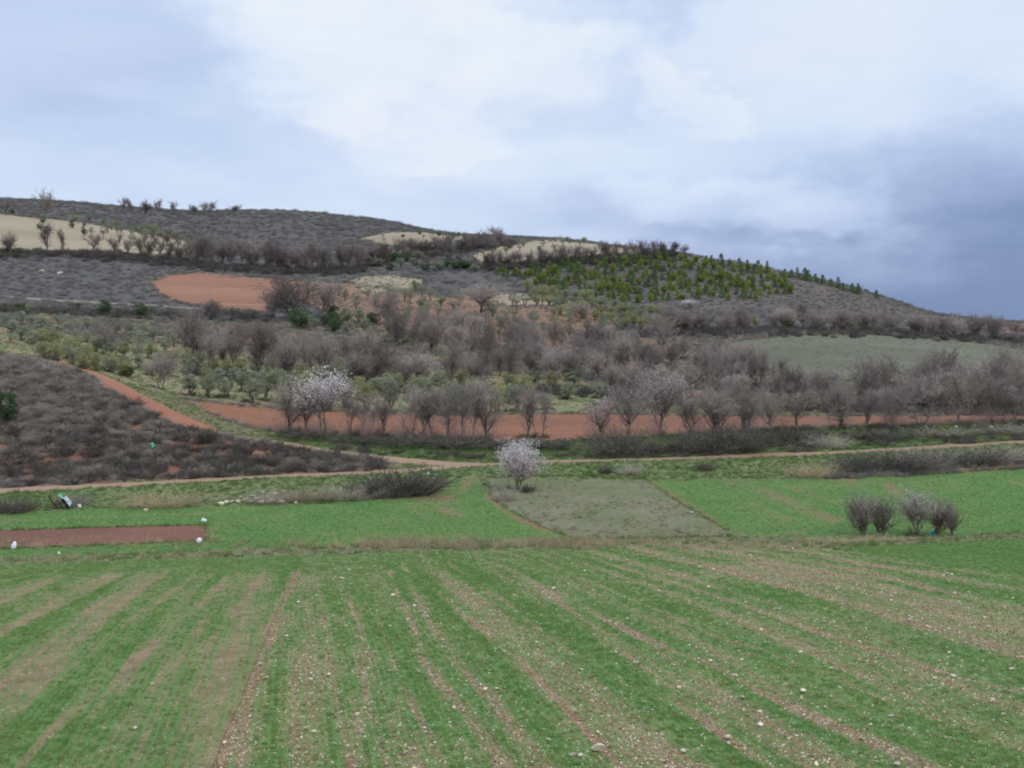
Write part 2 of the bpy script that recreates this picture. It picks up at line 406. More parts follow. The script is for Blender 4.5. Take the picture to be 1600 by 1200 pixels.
def build_regions():
    polys = []
    for name, mat, pts, label in REGIONS:
        d = densify(pts + [pts[0]], 14)[:-1]
        j = rng.normal(0, 1.0, (len(d), 2)) * ((3.5, 1.6) if mat == 'fallow' else (1.6, 0.9) if mat in ('beige', 'red_field', 'terrace', 'pasture') else (0.8, 0.45))
        P = np.array([hit(p[0] + e[0], p[1] + e[1]) for p, e in zip(d, j)])
        polys.append((name, mat, to_ab(P), label))
    for name, mat, pts, w, label in TRACKS:
        polys.append((name, mat, to_ab(ribbon(pts, w)), label))
    apx = np.concatenate((np.arange(-3900, -150, 60), np.arange(-150, 1760, 13), np.arange(1760, 5500, 60))) - 800.0
    yb = [3.0]
    while yb[-1] < 6800:
        y = yb[-1]
        yb.append(y * (1.06 if y < 17 else 1.02 if y < 470 else 1.03 if y < 800 else 1.12))
    B, Apx = np.meshgrid(np.log(np.array(yb)) * KB, apx)
    G = np.column_stack((Apx.ravel(), B.ravel()))
    G += rng.uniform(-1, 1, G.shape) * (2.5, 3.0)
    verts = [Vector(p) for p in G]
    edges = []
    for _, _, ab, _ in polys:
        s = len(verts)
        verts += [Vector(p) for p in ab]
        n = len(ab)
        edges += [(s + i, s + (i + 1) % n) for i in range(n)]
    v, _, f, _, _, _ = geometry.delaunay_2d_cdt(verts, edges, [], 0, 0.05, False)
    V = np.array([tuple(p) for p in v])
    T = np.array([t for t in f if len(t) == 3])
    c = V[T].mean(axis=1)
    own = np.full(len(T), -1)
    for k, (_, _, ab, _) in enumerate(polys):
        lo, hi = ab.min(axis=0), ab.max(axis=0)
        sel = np.where((c[:, 0] > lo[0]) & (c[:, 0] < hi[0]) & (c[:, 1] > lo[1]) & (c[:, 1] < hi[1]))[0]
        own[sel[inside(ab, c[sel, 0], c[sel, 1])]] = k
    Y = np.exp(V[:, 1] / KB)
    P = np.column_stack((V[:, 0] / F * Y, Y, np.zeros(len(Y))))
    P[:, 2] = land(P[:, 0], P[:, 1])
    # triangles turn upwards
    e1, e2 = P[T[:, 1]] - P[T[:, 0]], P[T[:, 2]] - P[T[:, 0]]
    flip = (e1[:, 0] * e2[:, 1] - e1[:, 1] * e2[:, 0]) < 0
    T[flip] = T[flip][:, ::-1]
    res = {}
    own[(own == -1) & (c[:, 1] < KB * math.log(158.0))] = -2
    own[(own == -1) & (c[:, 1] < KB * math.log(318.0))] = -3
    for k in range(-3, len(polys)):
        t = T[own == k]
        if len(t) == 0:
            continue
        if k == -2:
            name, mat, label = 'rough_ground', 'verge_mix', 'rough grassy ground between the fields and lanes'
        elif k == -3:
            name, mat, label = 'lower_hillside', 'midslope', 'olive brown ground of the lower hillside between groves and thickets'
        elif k < 0:
            name, mat, label = 'hillside', 'hill', 'scrubby ground of the hills between the fields'
        else:
            name, mat, _, label = polys[k]
        used, tt = np.unique(t, return_inverse=True)
        res[k] = (name, mat, label, P[used], tt.reshape(t.shape))
    return res


def refine(P, T, times):
    """split every triangle in four and lay the new corners on the land again, but for the outer edge"""
    edge = None
    for _ in range(times):
        E = np.sort(np.vstack((T[:, [0, 1]], T[:, [1, 2]], T[:, [2, 0]])), axis=1)
        u, inv, cnt = np.unique(E, axis=0, return_inverse=True, return_counts=True)
        inv = inv.ravel()
        mid = (P[u[:, 0]] + P[u[:, 1]]) / 2
        rim = cnt == 1
        if edge is None:
            edge = np.zeros(len(P), bool)
            edge[u[rim].ravel()] = True
        mid[~rim, 2] = land(mid[~rim, 0], mid[~rim, 1])
        edge = np.concatenate((edge, rim))
        n, m = len(P), len(T)
        P = np.vstack((P, mid))
        a, b, c = inv[:m] + n, inv[m:2 * m] + n, inv[2 * m:] + n
        T = np.vstack((np.column_stack((T[:, 0], a, c)), np.column_stack((a, T[:, 1], b)),
                       np.column_stack((c, b, T[:, 2])), np.column_stack((a, b, c))))
    return P, T, edge


def mesh_np(name, V, polys, mats, smooth=False, midx=None):
    me = bpy.data.meshes.new(name)
    V = np.asarray(V, np.float32)
    if isinstance(polys, np.ndarray):
        n, k = polys.shape
        loops = polys.astype(np.int32).ravel()
        tot = np.full(n, k, np.int32)
    else:
        n = len(polys)
        tot = np.array([len(p) for p in polys], np.int32)
        loops = np.fromiter((i for p in polys for i in p), np.int32)
    start = np.concatenate(([0], np.cumsum(tot)[:-1])).astype(np.int32)
    me.vertices.add(len(V))
    me.vertices.foreach_set('co', V.ravel())
    me.loops.add(len(loops))
    me.loops.foreach_set('vertex_index', loops)
    me.polygons.add(n)
    me.polygons.foreach_set('loop_start', start)
    me.polygons.foreach_set('loop_total', tot)
    if midx is not None:
        me.polygons.foreach_set('material_index', np.asarray(midx, np.int32))
    me.update(calc_edges=True)
    me.validate()
    for m in mats:
        me.materials.append(m)
    if smooth:
        me.polygons.foreach_set('use_smooth', np.ones(len(me.polygons), bool))
    return me


def link(name, data, parent=None, label=None, category=None, group=None, kind=None):
    o = bpy.data.objects.new(name, data)
    col.objects.link(o)
    if parent is not None:
        o.parent = parent
    for k, v in (('label', label), ('category', category), ('group', group), ('kind', kind)):
        if v:
            o[k] = v
    return o


# ------------------------------------------------------------------ ground materials
def lin(r, g, b, k=1.0):
    f = lambda c: (c / 255 / 12.92) if c < 10.3 else ((c / 255 + 0.055) / 1.055) ** 2.4
    return tuple(min(0.9, f(c) * k) for c in (r, g, b))


MATS = {}


def finish(mat, N, colour, rough=0.95, bump=None, strength=0.3, dist=0.1, spec=0.2, translucent=None):
    ins = {'Base Color': colour, 'Roughness': rough, 'Specular IOR Level': spec}
    if bump is not None:
        ins['Normal'] = N.new('ShaderNodeBump', {'Height': bump, 'Strength': strength, 'Distance': dist}).outputs[0]
    b = N.new('ShaderNodeBsdfPrincipled', ins)
    sh = b.outputs[0]
    if translucent is not None:
        tr = N.new('ShaderNodeBsdfTranslucent', {'Color': colour})
        mx = N.new('ShaderNodeMixShader', {0: translucent, 1: sh, 2: tr.outputs[0]})
        sh = mx.outputs[0]
    out = N.new('ShaderNodeOutputMaterial')
    mat.node_tree.links.new(sh, out.inputs[0])


def new_mat(name):
    m = bpy.data.materials.new(name)
    m.use_nodes = True
    MATS[name] = m
    return m, Nodes(m.node_tree)


def ground(name, a, b, c=None, big=0.03, mid=0.35, fine=2.5, amount=0.5, spot=(0.58, 0.72), bump=0.12, stretch=None):
    """earth or turf: two colours mixed by broad noise, a third showing in ragged patches, fine grain over all"""
    m, N = new_mat(name)
    pos = N.new('ShaderNodeNewGeometry').outputs['Position']
    if stretch:
        mp = N.new('ShaderNodeMapping', {'Vector': pos, 'Rotation': (0, 0, stretch[0]), 'Scale': (stretch[1], stretch[2], 1)})
        p2 = mp.outputs[0]
    else:
        p2 = pos
    n1 = N.noise(p2, big, 3, 0.6, 0.5)
    n2 = N.noise(p2, mid, 4, 0.65, 0.3)
    n3 = N.noise(pos, fine, 4, 0.7)
    f = N.step(N.m('ADD', N.m('MULTIPLY', n1, 0.55), N.m('MULTIPLY', n2, 0.45)), 0.40, 0.60)
    cl = N.mix(f, a, b)
    if c is not None:
        s = N.m('ADD', N.m('MULTIPLY', n2, 0.5), N.m('ADD', N.m('MULTIPLY', n1, 0.25), N.m('MULTIPLY', n3, 0.25)))
        cl = N.mix(N.step(s, *spot), cl, c)
    g = N.m('ADD', 1 - amount / 2, N.m('MULTIPLY', N.m('SUBTRACT', n3, 0.5), amount * 2.2))
    g = N.m('ADD', g, amount / 2)
    g = N.m('MULTIPLY', g, N.m('ADD', 0.8, N.m('MULTIPLY', n2, 0.4)))
    cl = N.mix(1.0, cl, N.new('ShaderNodeCombineXYZ', {0: g, 1: g, 2: g}).outputs[0], 'MULTIPLY')
    h = N.m('ADD', N.m('MULTIPLY', n3, 0.6), N.m('MULTIPLY', n2, 1.2))
    finish(m, N, cl, bump=h if name in NEAR_BUMP else None, strength=0.7, dist=bump)


NEAR_BUMP = ('scrub', 'verge_dry', 'verge_green', 'tilled', 'orchard_soil', 'fallow', 'bank', 'verge_mix')
ground('hill', lin(80, 76, 73), lin(88, 84, 79), lin(102, 94, 82), amount=0.5, mid=0.2, bump=0.2)
ground('midslope', lin(92, 88, 66), lin(106, 96, 74), lin(136, 98, 76), amount=0.6, mid=0.12, spot=(0.51, 0.60))
ground('verge_mix', lin(98, 100, 70), lin(116, 106, 82), lin(124, 100, 80), amount=0.5, mid=0.3, spot=(0.54, 0.66))
ground('scrub', lin(132, 90, 72), lin(114, 84, 70), lin(104, 94, 84), amount=0.5, mid=0.5, bump=0.2)
ground('verge_dry', lin(92, 108, 66), lin(112, 108, 80), lin(78, 106, 62), amount=0.5, mid=0.6)
ground('verge_green', lin(92, 106, 64), lin(106, 110, 74), lin(116, 102, 80), amount=0.5, mid=0.4, spot=(0.60, 0.70))
ground('bank', lin(76, 100, 54), lin(88, 94, 62), lin(112, 88, 68), amount=0.5, mid=0.4, spot=(0.58, 0.68))
ground('tilled', lin(118, 82, 66), lin(104, 72, 60), lin(128, 96, 78), amount=0.8, fine=3.5, bump=0.2)
ground('orchard_soil', lin(134, 92, 68), lin(120, 82, 62), lin(138, 106, 80), amount=0.8, fine=1.8, bump=0.25, stretch=(0.06, 0.25, 1.6))
ground('red_soil', lin(146, 96, 76), lin(134, 90, 74), lin(136, 106, 86), amount=0.5)
ground('track', lin(146, 120, 98), lin(134, 108, 88), lin(162, 142, 118), amount=0.4, fine=4, bump=0.05)
ground('red_track', lin(148, 100, 76), lin(136, 90, 70), lin(152, 114, 90), amount=0.4, fine=3, bump=0.05)
ground('fallow', lin(98, 104, 70), lin(110, 106, 82), lin(118, 110, 92), amount=0.5, mid=0.25, spot=(0.5, 0.72))
ground('grove', lin(112, 114, 82), lin(128, 114, 88), lin(144, 104, 82), amount=0.5, mid=0.15, spot=(0.53, 0.62))
ground('pasture', lin(92, 92, 76), lin(102, 101, 86), lin(84, 87, 64), amount=0.5, mid=0.12, bump=0.1, stretch=(0.1, 0.35, 1.5))
ground('terrace', lin(126, 92, 76), lin(134, 106, 86), lin(146, 130, 106), amount=0.5, mid=0.08, spot=(0.56, 0.68))
ground('red_field', lin(144, 106, 82), lin(124, 84, 68), lin(150, 118, 92), amount=0.6, mid=0.10, big=0.02, spot=(0.5, 0.65), stretch=(0.5, 0.3, 1.6))
ground('beige', lin(150, 137, 114), lin(138, 124, 102), lin(122, 115, 96), amount=0.6, mid=0.14, spot=(0.54, 0.68), stretch=(0.3, 0.4, 1.5))
ground('pine_ground', lin(84, 80, 78), lin(96, 88, 80), lin(112, 102, 88), amount=0.5, mid=0.1)


def field_mat(name, green, green2, soil, soil2, straw, rows):
    """young wheat: the attribute 'dens' says how thick it stands; soil and small stones show between"""
    m, N = new_mat(name)
    pos = N.new('ShaderNodeNewGeometry').outputs['Position']
    dens = N.new('ShaderNodeAttribute', attribute_name='dens').outputs['Fac']
    mp = N.new('ShaderNodeMapping', {'Vector': pos, 'Rotation': (0, 0, -ROW_ANGLE)}).outputs[0]
    st = N.new('ShaderNodeMapping', {'Vector': mp, 'Scale': (1.0, 0.05, 1.0)}).outputs[0]
    long_n = N.noise(st, 3.2, 5, 0.6)
    fine = N.noise(pos, 7.0, 5, 0.7)
    clump = N.noise(pos, 1.4, 5, 0.65)
    wav = N.m('SINE', N.m('MULTIPLY', N.new('ShaderNodeSeparateXYZ', {0: mp}).outputs[0], 2 * math.pi / 0.34))
    d = N.m('ADD', dens, N.m('MULTIPLY', N.m('SUBTRACT', long_n, 0.5), 0.95))
    d = N.m('ADD', d, N.m('MULTIPLY', N.m('SUBTRACT', fine, 0.5), 0.6))
    d = N.m('ADD', d, N.m('MULTIPLY', N.m('SUBTRACT', clump, 0.5), 0.3))
    d = N.m('ADD', d, N.m('MULTIPLY', wav, rows))
    g = N.mix(N.step(N.noise(pos, 0.25, 4), 0.4, 0.62), green, green2)
    g = N.mix(N.m('MULTIPLY', N.step(fine, 0.55, 0.8), 0.35), g, straw)
    s = N.mix(N.step(clump, 0.42, 0.6), soil, soil2)
    s = N.mix(1.0, s, N.mix(N.step(N.noise(pos, 14.0, 4, 0.7), 0.35, 0.7), (0.62, 0.6, 0.6), (1.15, 1.15, 1.15)), 'MULTIPLY')
    cl = N.mix(N.step(d, -0.12, 0.86), s, g)
    h = N.m('ADD', N.m('MULTIPLY', fine, 0.7), N.m('ADD', N.m('MULTIPLY', clump, 0.8), N.m('MULTIPLY', wav, 0.05)))
    finish(m, N, cl, bump=h, strength=0.8, dist=0.07)


# the seed rows run away to the left of the view
ROW_SLOPE = -0.20
ROW_ANGLE = math.atan2(ROW_SLOPE, 1.0) * -1
field_mat('field', lin(84, 116, 60), lin(97, 120, 65), lin(146, 125, 96), lin(128, 106, 80), lin(120, 120, 80), 0.12)
field_mat('green', lin(80, 113, 58), lin(93, 117, 63), lin(136, 112, 86), lin(126, 100, 78), lin(110, 122, 76), 0.06)
MATS['green_sparse'] = MATS['green']

# bare stripes of the foreground, followed in the photograph: outline, half width in metres, how bare
STRIPES = [
    ([(462, 893), (440, 940), (414, 1010), (385, 1090), (345, 1180), (333, 1215)], 0.34, 1.1),
    ([(448, 960), (425, 1040), (400, 1110), (378, 1210)], 0.30, 0.6),
    ([(529, 912), (556, 960), (568, 1020), (574, 1060), (560, 1130), (550, 1210)], 0.28, 0.6),
    ([(607, 894), (628, 936), (640, 960), (661, 1032), (694, 1074), (724, 1104), (760, 1150), (800, 1210)], 0.22, 0.75),
    ([(628, 885), (700, 939), (790, 1014), (869, 1092), (968, 1194), (985, 1212)], 0.30, 0.95),
    ([(640, 905), (664, 960), (718, 1044), (760, 1077), (800, 1130), (850, 1205)], 0.34, 0.65),
    ([(590, 960), (622, 1056), (658, 1122), (679, 1155), (700, 1205)], 0.20, 0.55),
    ([(745, 872), (800, 891), (866, 930), (938, 990), (1000, 1035), (1080, 1100), (1200, 1210)], 0.30, 0.7),
    ([(780, 862), (845, 876), (929, 912), (1028, 954), (1118, 993), (1200, 1017), (1320, 1068), (1407, 1101), (1500, 1134), (1600, 1170), (1700, 1205)], 0.26, 0.8),
    ([(700, 880), (800, 948), (860, 996), (950, 1053), (1049, 1095), (1115, 1140), (1175, 1173), (1230, 1212)], 0.30, 0.8),
    ([(930, 960), (1022, 1002), (1094, 1030), (1200, 1086), (1260, 1113), (1350, 1155), (1458, 1197), (1500, 1215)], 0.34, 0.9),
    ([(900, 866), (1000, 895), (1100, 925), (1200, 957), (1320, 1002), (1419, 1029), (1500, 1056), (1600, 1080), (1800, 1130)], 0.30, 0.7),
    ([(960, 860), (1000, 866), (1090, 882), (1200, 909), (1341, 945), (1470, 984), (1600, 1011), (1800, 1060)], 0.34, 0.75),
    ([(1100, 868), (1250, 886), (1410, 909), (1600, 957), (1800, 1005)], 0.5, 0.45),
    ([(1050, 853), (1230, 858), (1380, 875), (1500, 891), (1600, 905), (1800, 938)], 0.55, 0.85),
    ([(1000, 856), (1150, 860), (1300, 872), (1450, 895), (1600, 922), (1800, 960)], 0.8, 0.45),
    ([(39, 1176), (120, 1110), (186, 1050), (270, 984), (351, 906)], 0.42, 0.55),
    ([(324, 1008), (360, 960), (396, 921), (412, 895)], 0.30, 0.55),
    ([(0, 990), (120, 933), (180, 898)], 0.5, 0.4),
    ([(150, 1180), (215, 1100), (275, 1030), (330, 960)], 0.35, 0.35),
    ([(-100, 930), (0, 908), (90, 893)], 0.6, 0.45),
    ([(-60, 1200), (30, 1110), (120, 1030), (230, 950), (300, 903)], 0.4, 0.35),
]
_SL = None


def wheat_density(X, Y):
    """how thick the wheat stands in the two front fields, 0 to 1"""
    global _SL
    if _SL is None:
        _SL = []
        for pts, w, k in STRIPES:
            P = np.array([hit(*p) for p in densify(pts, 20)])
            P = P[np.argsort(P[:, 1])]
            _SL.append((P[:, 0], P[:, 1], w, k))
    s = X - ROW_SLOPE * Y
    t = Y
    left = (X < np.interp(Y, _SL[0][1], _SL[0][0]))
    wob = (fbm(s / 6, t / 14, 40, 3) - 0.5) * 1.2
    bands = fbm((s + wob * 0.6) / 0.8, t / 40.0, 21, 4)
    fine = 0.5 * vnoise((s + wob * 0.3) / 0.24, t / 30.0, 22) + 0.5 * vnoise((s + wob * 0.3) / 0.55, t / 50.0, 23)
    patch = fbm(X / 5.0, Y / 7.0, 31, 3)
    d = 0.47 + (bands - 0.5) * 0.50 + (fine - 0.5) * 0.62 + (patch - 0.5) * 0.5
    dl = 0.45 + (bands - 0.5) * 0.42 + (fine - 0.5) * 0.72 + (patch - 0.5) * 0.5
    d = np.where(left, dl, d)
    # a green headland runs along the ditch on the left, stones thin the crop on the right crest
    px, py = project(X, Y, land(X, Y))
    head = sstep(py + 16 * (fbm(X / 2.5, Y / 4, 33, 3) - 0.5), 902, 884) * (1 - sstep(px, 600, 950))
    d = d * (1 - head) + head * (0.62 + 0.25 * (bands - 0.5))
    d -= 0.22 * sstep(px, 900, 1250) * sstep(py, 930, 870)
    for lx, ly, w, k in _SL:
        xl = np.interp(Y, ly, lx)
        sl = (lx[-1] - lx[0]) / (ly[-1] - ly[0] + 1e-6)
        xl = np.where(Y < ly[0], lx[0] + sl * (Y - ly[0]), np.where(Y > ly[-1], lx[-1] + sl * (Y - ly[-1]), xl))
        fade = sstep(Y, ly[0] - 3, ly[0]) * (1 - sstep(Y, ly[-1], ly[-1] + 1.5))
        ww = w * 0.50 * (0.6 + 0.9 * vnoise(Y / 1.7, lx[0], 51))
        dist = np.abs(X - xl) / math.sqrt(1 + sl * sl)
        hole = 0.52 * k * (1 - sstep(dist, ww * 0.4, ww * 1.7)) * fade * (0.35 + 0.9 * vnoise(Y / 2.3, lx[-1], 52))
        d = d - hole
        # the crop grows thicker on either side of a bare wheel mark
        d = d + 0.12 * fade * np.exp(-((dist - ww * 2.6) / (w * 1.2)) ** 2)
    return np.clip(d, 0.0, 1.0)


def valley_density(X, Y):
    px, py = project(X, Y, land(X, Y))
    d = 0.84 + (fbm(X / 7, Y / 12, 61, 4) - 0.5) * 0.75 + (vnoise((X - ROW_SLOPE * Y) / 0.8, Y / 30, 62) - 0.5) * 0.25
    for pts, w in VALLEY_BARE:
        q = np.array(pts, float)
        best = np.full(len(px), 9e9)
        for (x0, y0), (x1, y1) in zip(q[:-1], q[1:]):
            ux, uy = x1 - x0, (y1 - y0)
            tt = np.clip(((px - x0) * ux + (py - y0) * uy) / (ux * ux + uy * uy), 0, 1)
            dd = np.hypot(px - (x0 + tt * ux), (py - (y0 + tt * uy)) * 2.0)
            best = np.minimum(best, dd)
        d -= 0.55 * (1 - sstep(best, w * 0.2, w * 1.8)) * (0.3 + 1.0 * fbm(X / 2.5, Y / 2.5, 71, 3))
    return np.clip(d, 0.0, 1.0)


VALLEY_BARE = [
    ([(735, 745), (725, 765), (700, 780)], 8), ([(748, 750), (765, 780), (800, 806), (850, 828)], 7),
    ([(690, 795), (720, 805)], 8), ([(650, 800), (670, 812)], 7), ([(560, 780), (690, 776)], 6),
    ([(1150, 752), (1210, 775), (1260, 795), (1300, 810)], 14), ([(1060, 757), (1140, 756)], 7), ([(1240, 765), (1310, 785)], 7),
    ([(1015, 750), (1065, 787), (1145, 838)], 20), ([(768, 780), (800, 802), (890, 842)], 10), ([(1230, 832), (1255, 832)], 5), ([(1390, 760), (1420, 790)], 10), ([(1290, 745), (1330, 750)], 8), ([(1180, 790), (1230, 812)], 8),
    ([(0, 815), (150, 808), (330, 802)], 3), ([(440, 830), (520, 835)], 5), ([(330, 825), (332, 850)], 3),
]

LANDS = build_regions()
REG = {}
for k, (name, mat, label, P, T) in LANDS.items():
    if mat == 'field':
        P, T, edge = refine(P, T, 2)
        dn = wheat_density(P[:, 0], P[:, 1])
        P[:, 2] += ((fbm(P[:, 0] * 1.7, P[:, 1] * 1.7, 77, 3) - 0.5) * 0.10 - 0.05 * (1 - dn)) * ~edge
    elif mat in ('green', 'green_sparse'):
        P, T, edge = refine(P, T, 1)
        dn = valley_density(P[:, 0], P[:, 1])
    else:
        dn = None
    me = mesh_np(name, P, T, [MATS[mat]], smooth=True)
    if dn is not None:
        at = me.attributes.new('dens', 'FLOAT', 'POINT')
        at.data.foreach_set('value', dn.astype(np.float32))
    link(name, me, None, label, name.split('_')[-1] if name != 'hillside' else 'hill', None, 'structure')
    REG[k] = (name, mat, P, T)


# ------------------------------------------------------------------ plant materials
def leaf_mat(name, a, b, c=None, translucent=0.25, vary=0.35, scale=1.2):
    m, N = new_mat(name)
    pos = N.new('ShaderNodeNewGeometry').outputs['Position']
    rnd = N.new('ShaderNodeObjectInfo').outputs['Random']
    f = N.step(N.noise(pos, scale, 3, 0.6), 0.35, 0.65)
    cl = N.mix(f, a, b)
    if c is not None:
        cl = N.mix(N.step(N.noise(pos, scale * 2.3, 2), 0.52, 0.66), cl, c)
    g = N.m('ADD', 1.0 - vary / 2, N.m('MULTIPLY', rnd, vary))
    cl = N.mix(1.0, cl, N.new('ShaderNodeCombineXYZ', {0: g, 1: g, 2: g}).outputs[0], 'MULTIPLY')
    finish(m, N, cl, rough=0.85, translucent=translucent, spec=0.1)
    return m


leaf_mat('bark', lin(110, 98, 90), lin(128, 116, 106), None, None, 0.3, 3)
leaf_mat('twig', lin(146, 134, 126), lin(166, 153, 144), None, 0.2, 0.6, 0.8)
leaf_mat('twig_dark', lin(118, 108, 102), lin(138, 126, 118), None, 0.2, 0.6, 0.8)
leaf_mat('twig_red', lin(168, 138, 132), lin(152, 132, 126), None, 0.2, 0.3, 0.8)
leaf_mat('blossom', lin(248, 240, 240), lin(244, 232, 232), lin(234, 216, 216), 0.4, 0.1, 2)
leaf_mat('olive_leaf', lin(136, 142, 118), lin(160, 163, 136), lin(114, 122, 94), 0.3, 0.4, 1.0)
leaf_mat('olive_yellow', lin(148, 150, 106), lin(164, 162, 116), lin(124, 130, 90), 0.3, 0.35, 1.0)
leaf_mat('pine_leaf', lin(126, 142, 74), lin(148, 156, 80), lin(104, 124, 70), 0.3, 0.4, 0.8)
leaf_mat('pine_dark', lin(94, 116, 72), lin(112, 130, 78), lin(78, 98, 62), 0.3, 0.35, 0.8)
leaf_mat('evergreen', lin(72, 96, 62), lin(90, 110, 70), lin(60, 78, 52), 0.25, 0.4, 1.2)
leaf_mat('dry_scrub', lin(160, 150, 138), lin(178, 166, 148), lin(138, 132, 120), 0.25, 0.4, 0.7)
leaf_mat('hill_brush', lin(126, 122, 119), lin(138, 133, 126), lin(114, 114, 104), 0.25, 0.3, 0.3)
leaf_mat('dark_scrub', lin(136, 127, 119), lin(162, 152, 140), lin(116, 113, 103), 0.25, 0.45, 0.5)
leaf_mat('bramble_dark', lin(92, 86, 80), lin(112, 104, 96), lin(78, 82, 68), 0.2, 0.4, 0.5)
leaf_mat('straw', lin(186, 170, 138), lin(166, 150, 122), lin(140, 136, 98), 0.35, 0.4, 0.8)
leaf_mat('grass_leaf', lin(98, 124, 68), lin(118, 136, 80), lin(86, 110, 60), 0.4, 0.4, 0.8)
leaf_mat('wheat_leaf', lin(108, 143, 78), lin(122, 149, 84), lin(146, 149, 96), 0.45, 0.3, 1.5)


def stone_mat(name, a, b, c):
    m, N = new_mat(name)
    pos = N.new('ShaderNodeTexCoord').outputs['Object']
    rnd = N.new('ShaderNodeObjectInfo').outputs['Random']
    n1 = N.noise(pos, 3.0, 5, 0.65)
    n2 = N.noise(pos, 14.0, 4, 0.7)
    cl = N.mix(N.step(n1, 0.38, 0.62), a, b)
    cl = N.mix(N.m('MULTIPLY', N.step(n2, 0.52, 0.7), 0.6), cl, c)
    g = N.m('ADD', 0.55, N.m('MULTIPLY', rnd, 0.6))
    cl = N.mix(1.0, cl, N.new('ShaderNodeCombineXYZ', {0: g, 1: g, 2: g}).outputs[0], 'MULTIPLY')
    finish(m, N, cl, rough=0.9, bump=n2, strength=0.4, dist=0.02)


stone_mat('limestone', lin(222, 210, 188), lin(202, 184, 156), lin(158, 132, 104))
stone_mat('clod', lin(156, 126, 98), lin(138, 108, 84), lin(114, 88, 68))


def plain_mat(name, a, b, rough=0.6, spec=0.3):
    m, N = new_mat(name)
    pos = N.new('ShaderNodeTexCoord').outputs['Object']
    cl = N.mix(N.step(N.noise(pos, 6.0, 4), 0.35, 0.65), a, b)
    finish(m, N, cl, rough=rough, spec=spec)


plain_mat('plastic_green', lin(60, 170, 120), lin(110, 200, 160), 0.4)
plain_mat('plastic_white', lin(238, 238, 236), lin(210, 214, 216), 0.5)
plain_mat('plastic_blue', lin(70, 160, 180), lin(100, 180, 196), 0.4)
plain_mat('grey_sheet', lin(168, 176, 184), lin(130, 138, 146), 0.5)
plain_mat('old_wood', lin(146, 132, 112), lin(110, 98, 84), 0.9)
plain_mat('black_rubber', lin(50, 46, 44), lin(70, 64, 60), 0.8)


# ------------------------------------------------------------------ plant shapes (all about one unit high)
class MB:
    def __init__(self):
        self.v, self.f, self.mi = [], [], []

    def ribbon(self, pts, w0, w1, mi=0, roll=None):
        """a thin tapering strip through the points"""
        r = random.uniform(0, math.pi) if roll is None else roll
        n = len(pts)
        base = len(self.v)
        d = pts[-1] - pts[0]
        a = d.cross(Vector((math.cos(r), math.sin(r), 0.31)))
        if a.length < 1e-6:
            a = Vector((1, 0, 0))
        a.normalize()
        for i, p in enumerate(pts):
            if i == n - 1 and w1 <= 0:
                self.v.append(p)
            else:
                w = w0 + (w1 - w0) * i / (n - 1)
                self.v.append(p - a * w / 2)
                self.v.append(p + a * w / 2)
        for i in range(n - 1):
            k = base + 2 * i
            if i == n - 2 and w1 <= 0:
                self.f.append((k, k + 1, k + 2))
            else:
                self.f.append((k, k + 1, k + 3, k + 2))
            self.mi.append(mi)

    def tube(self, pts, rs, sides=6, mi=0):
        base = len(self.v)
        for i, p in enumerate(pts):
            d = (pts[min(i + 1, len(pts) - 1)] - pts[max(i - 1, 0)]).normalized()
            a = d.orthogonal().normalized()
            b = d.cross(a)
            for s in range(sides):
                t = 2 * math.pi * s / sides
                self.v.append(p + (a * math.cos(t) + b * math.sin(t)) * rs[i])
        for i in range(len(pts) - 1):
            for s in range(sides):
                k, k2 = base + i * sides + s, base + i * sides + (s + 1) % sides
                self.f.append((k, k2, k2 + sides, k + sides))
                self.mi.append(mi)

    def leaf(self, p, size, aspect=0.4, mi=0, d=None):
        d = d if d is not None else rvec()
        a = d.cross(rvec())
        if a.length < 1e-5:
            a = d.orthogonal()
        a.normalize()
        k = len(self.v)
        e = d * size
        self.v += [p, p + e * 0.5 + a * size * aspect / 2, p + e, p + e * 0.5 - a * size * aspect / 2]
        self.f.append((k, k + 1, k + 2, k + 3))
        self.mi.append(mi)

    def mesh(self, name, mats, norm=None, smooth=False):
        V = np.array([tuple(p) for p in self.v])
        if norm is not None:
            V = norm(V)
        return mesh_np(name, V, self.f, [MATS[m] for m in mats], smooth, self.mi)


def rvec():
    while True:
        v = Vector((random.uniform(-1, 1), random.uniform(-1, 1), random.uniform(-1, 1)))
        if 0.05 < v.length < 1:
            return v.normalized()


def bend(p, d, length, n, wobble, lift):
    pts = [p.copy()]
    d = d.normalized()
    for _ in range(n):
        d = (d + rvec() * wobble + Vector((0, 0, lift))).normalized()
        pts.append(pts[-1] + d * (length / n))
    return pts, d


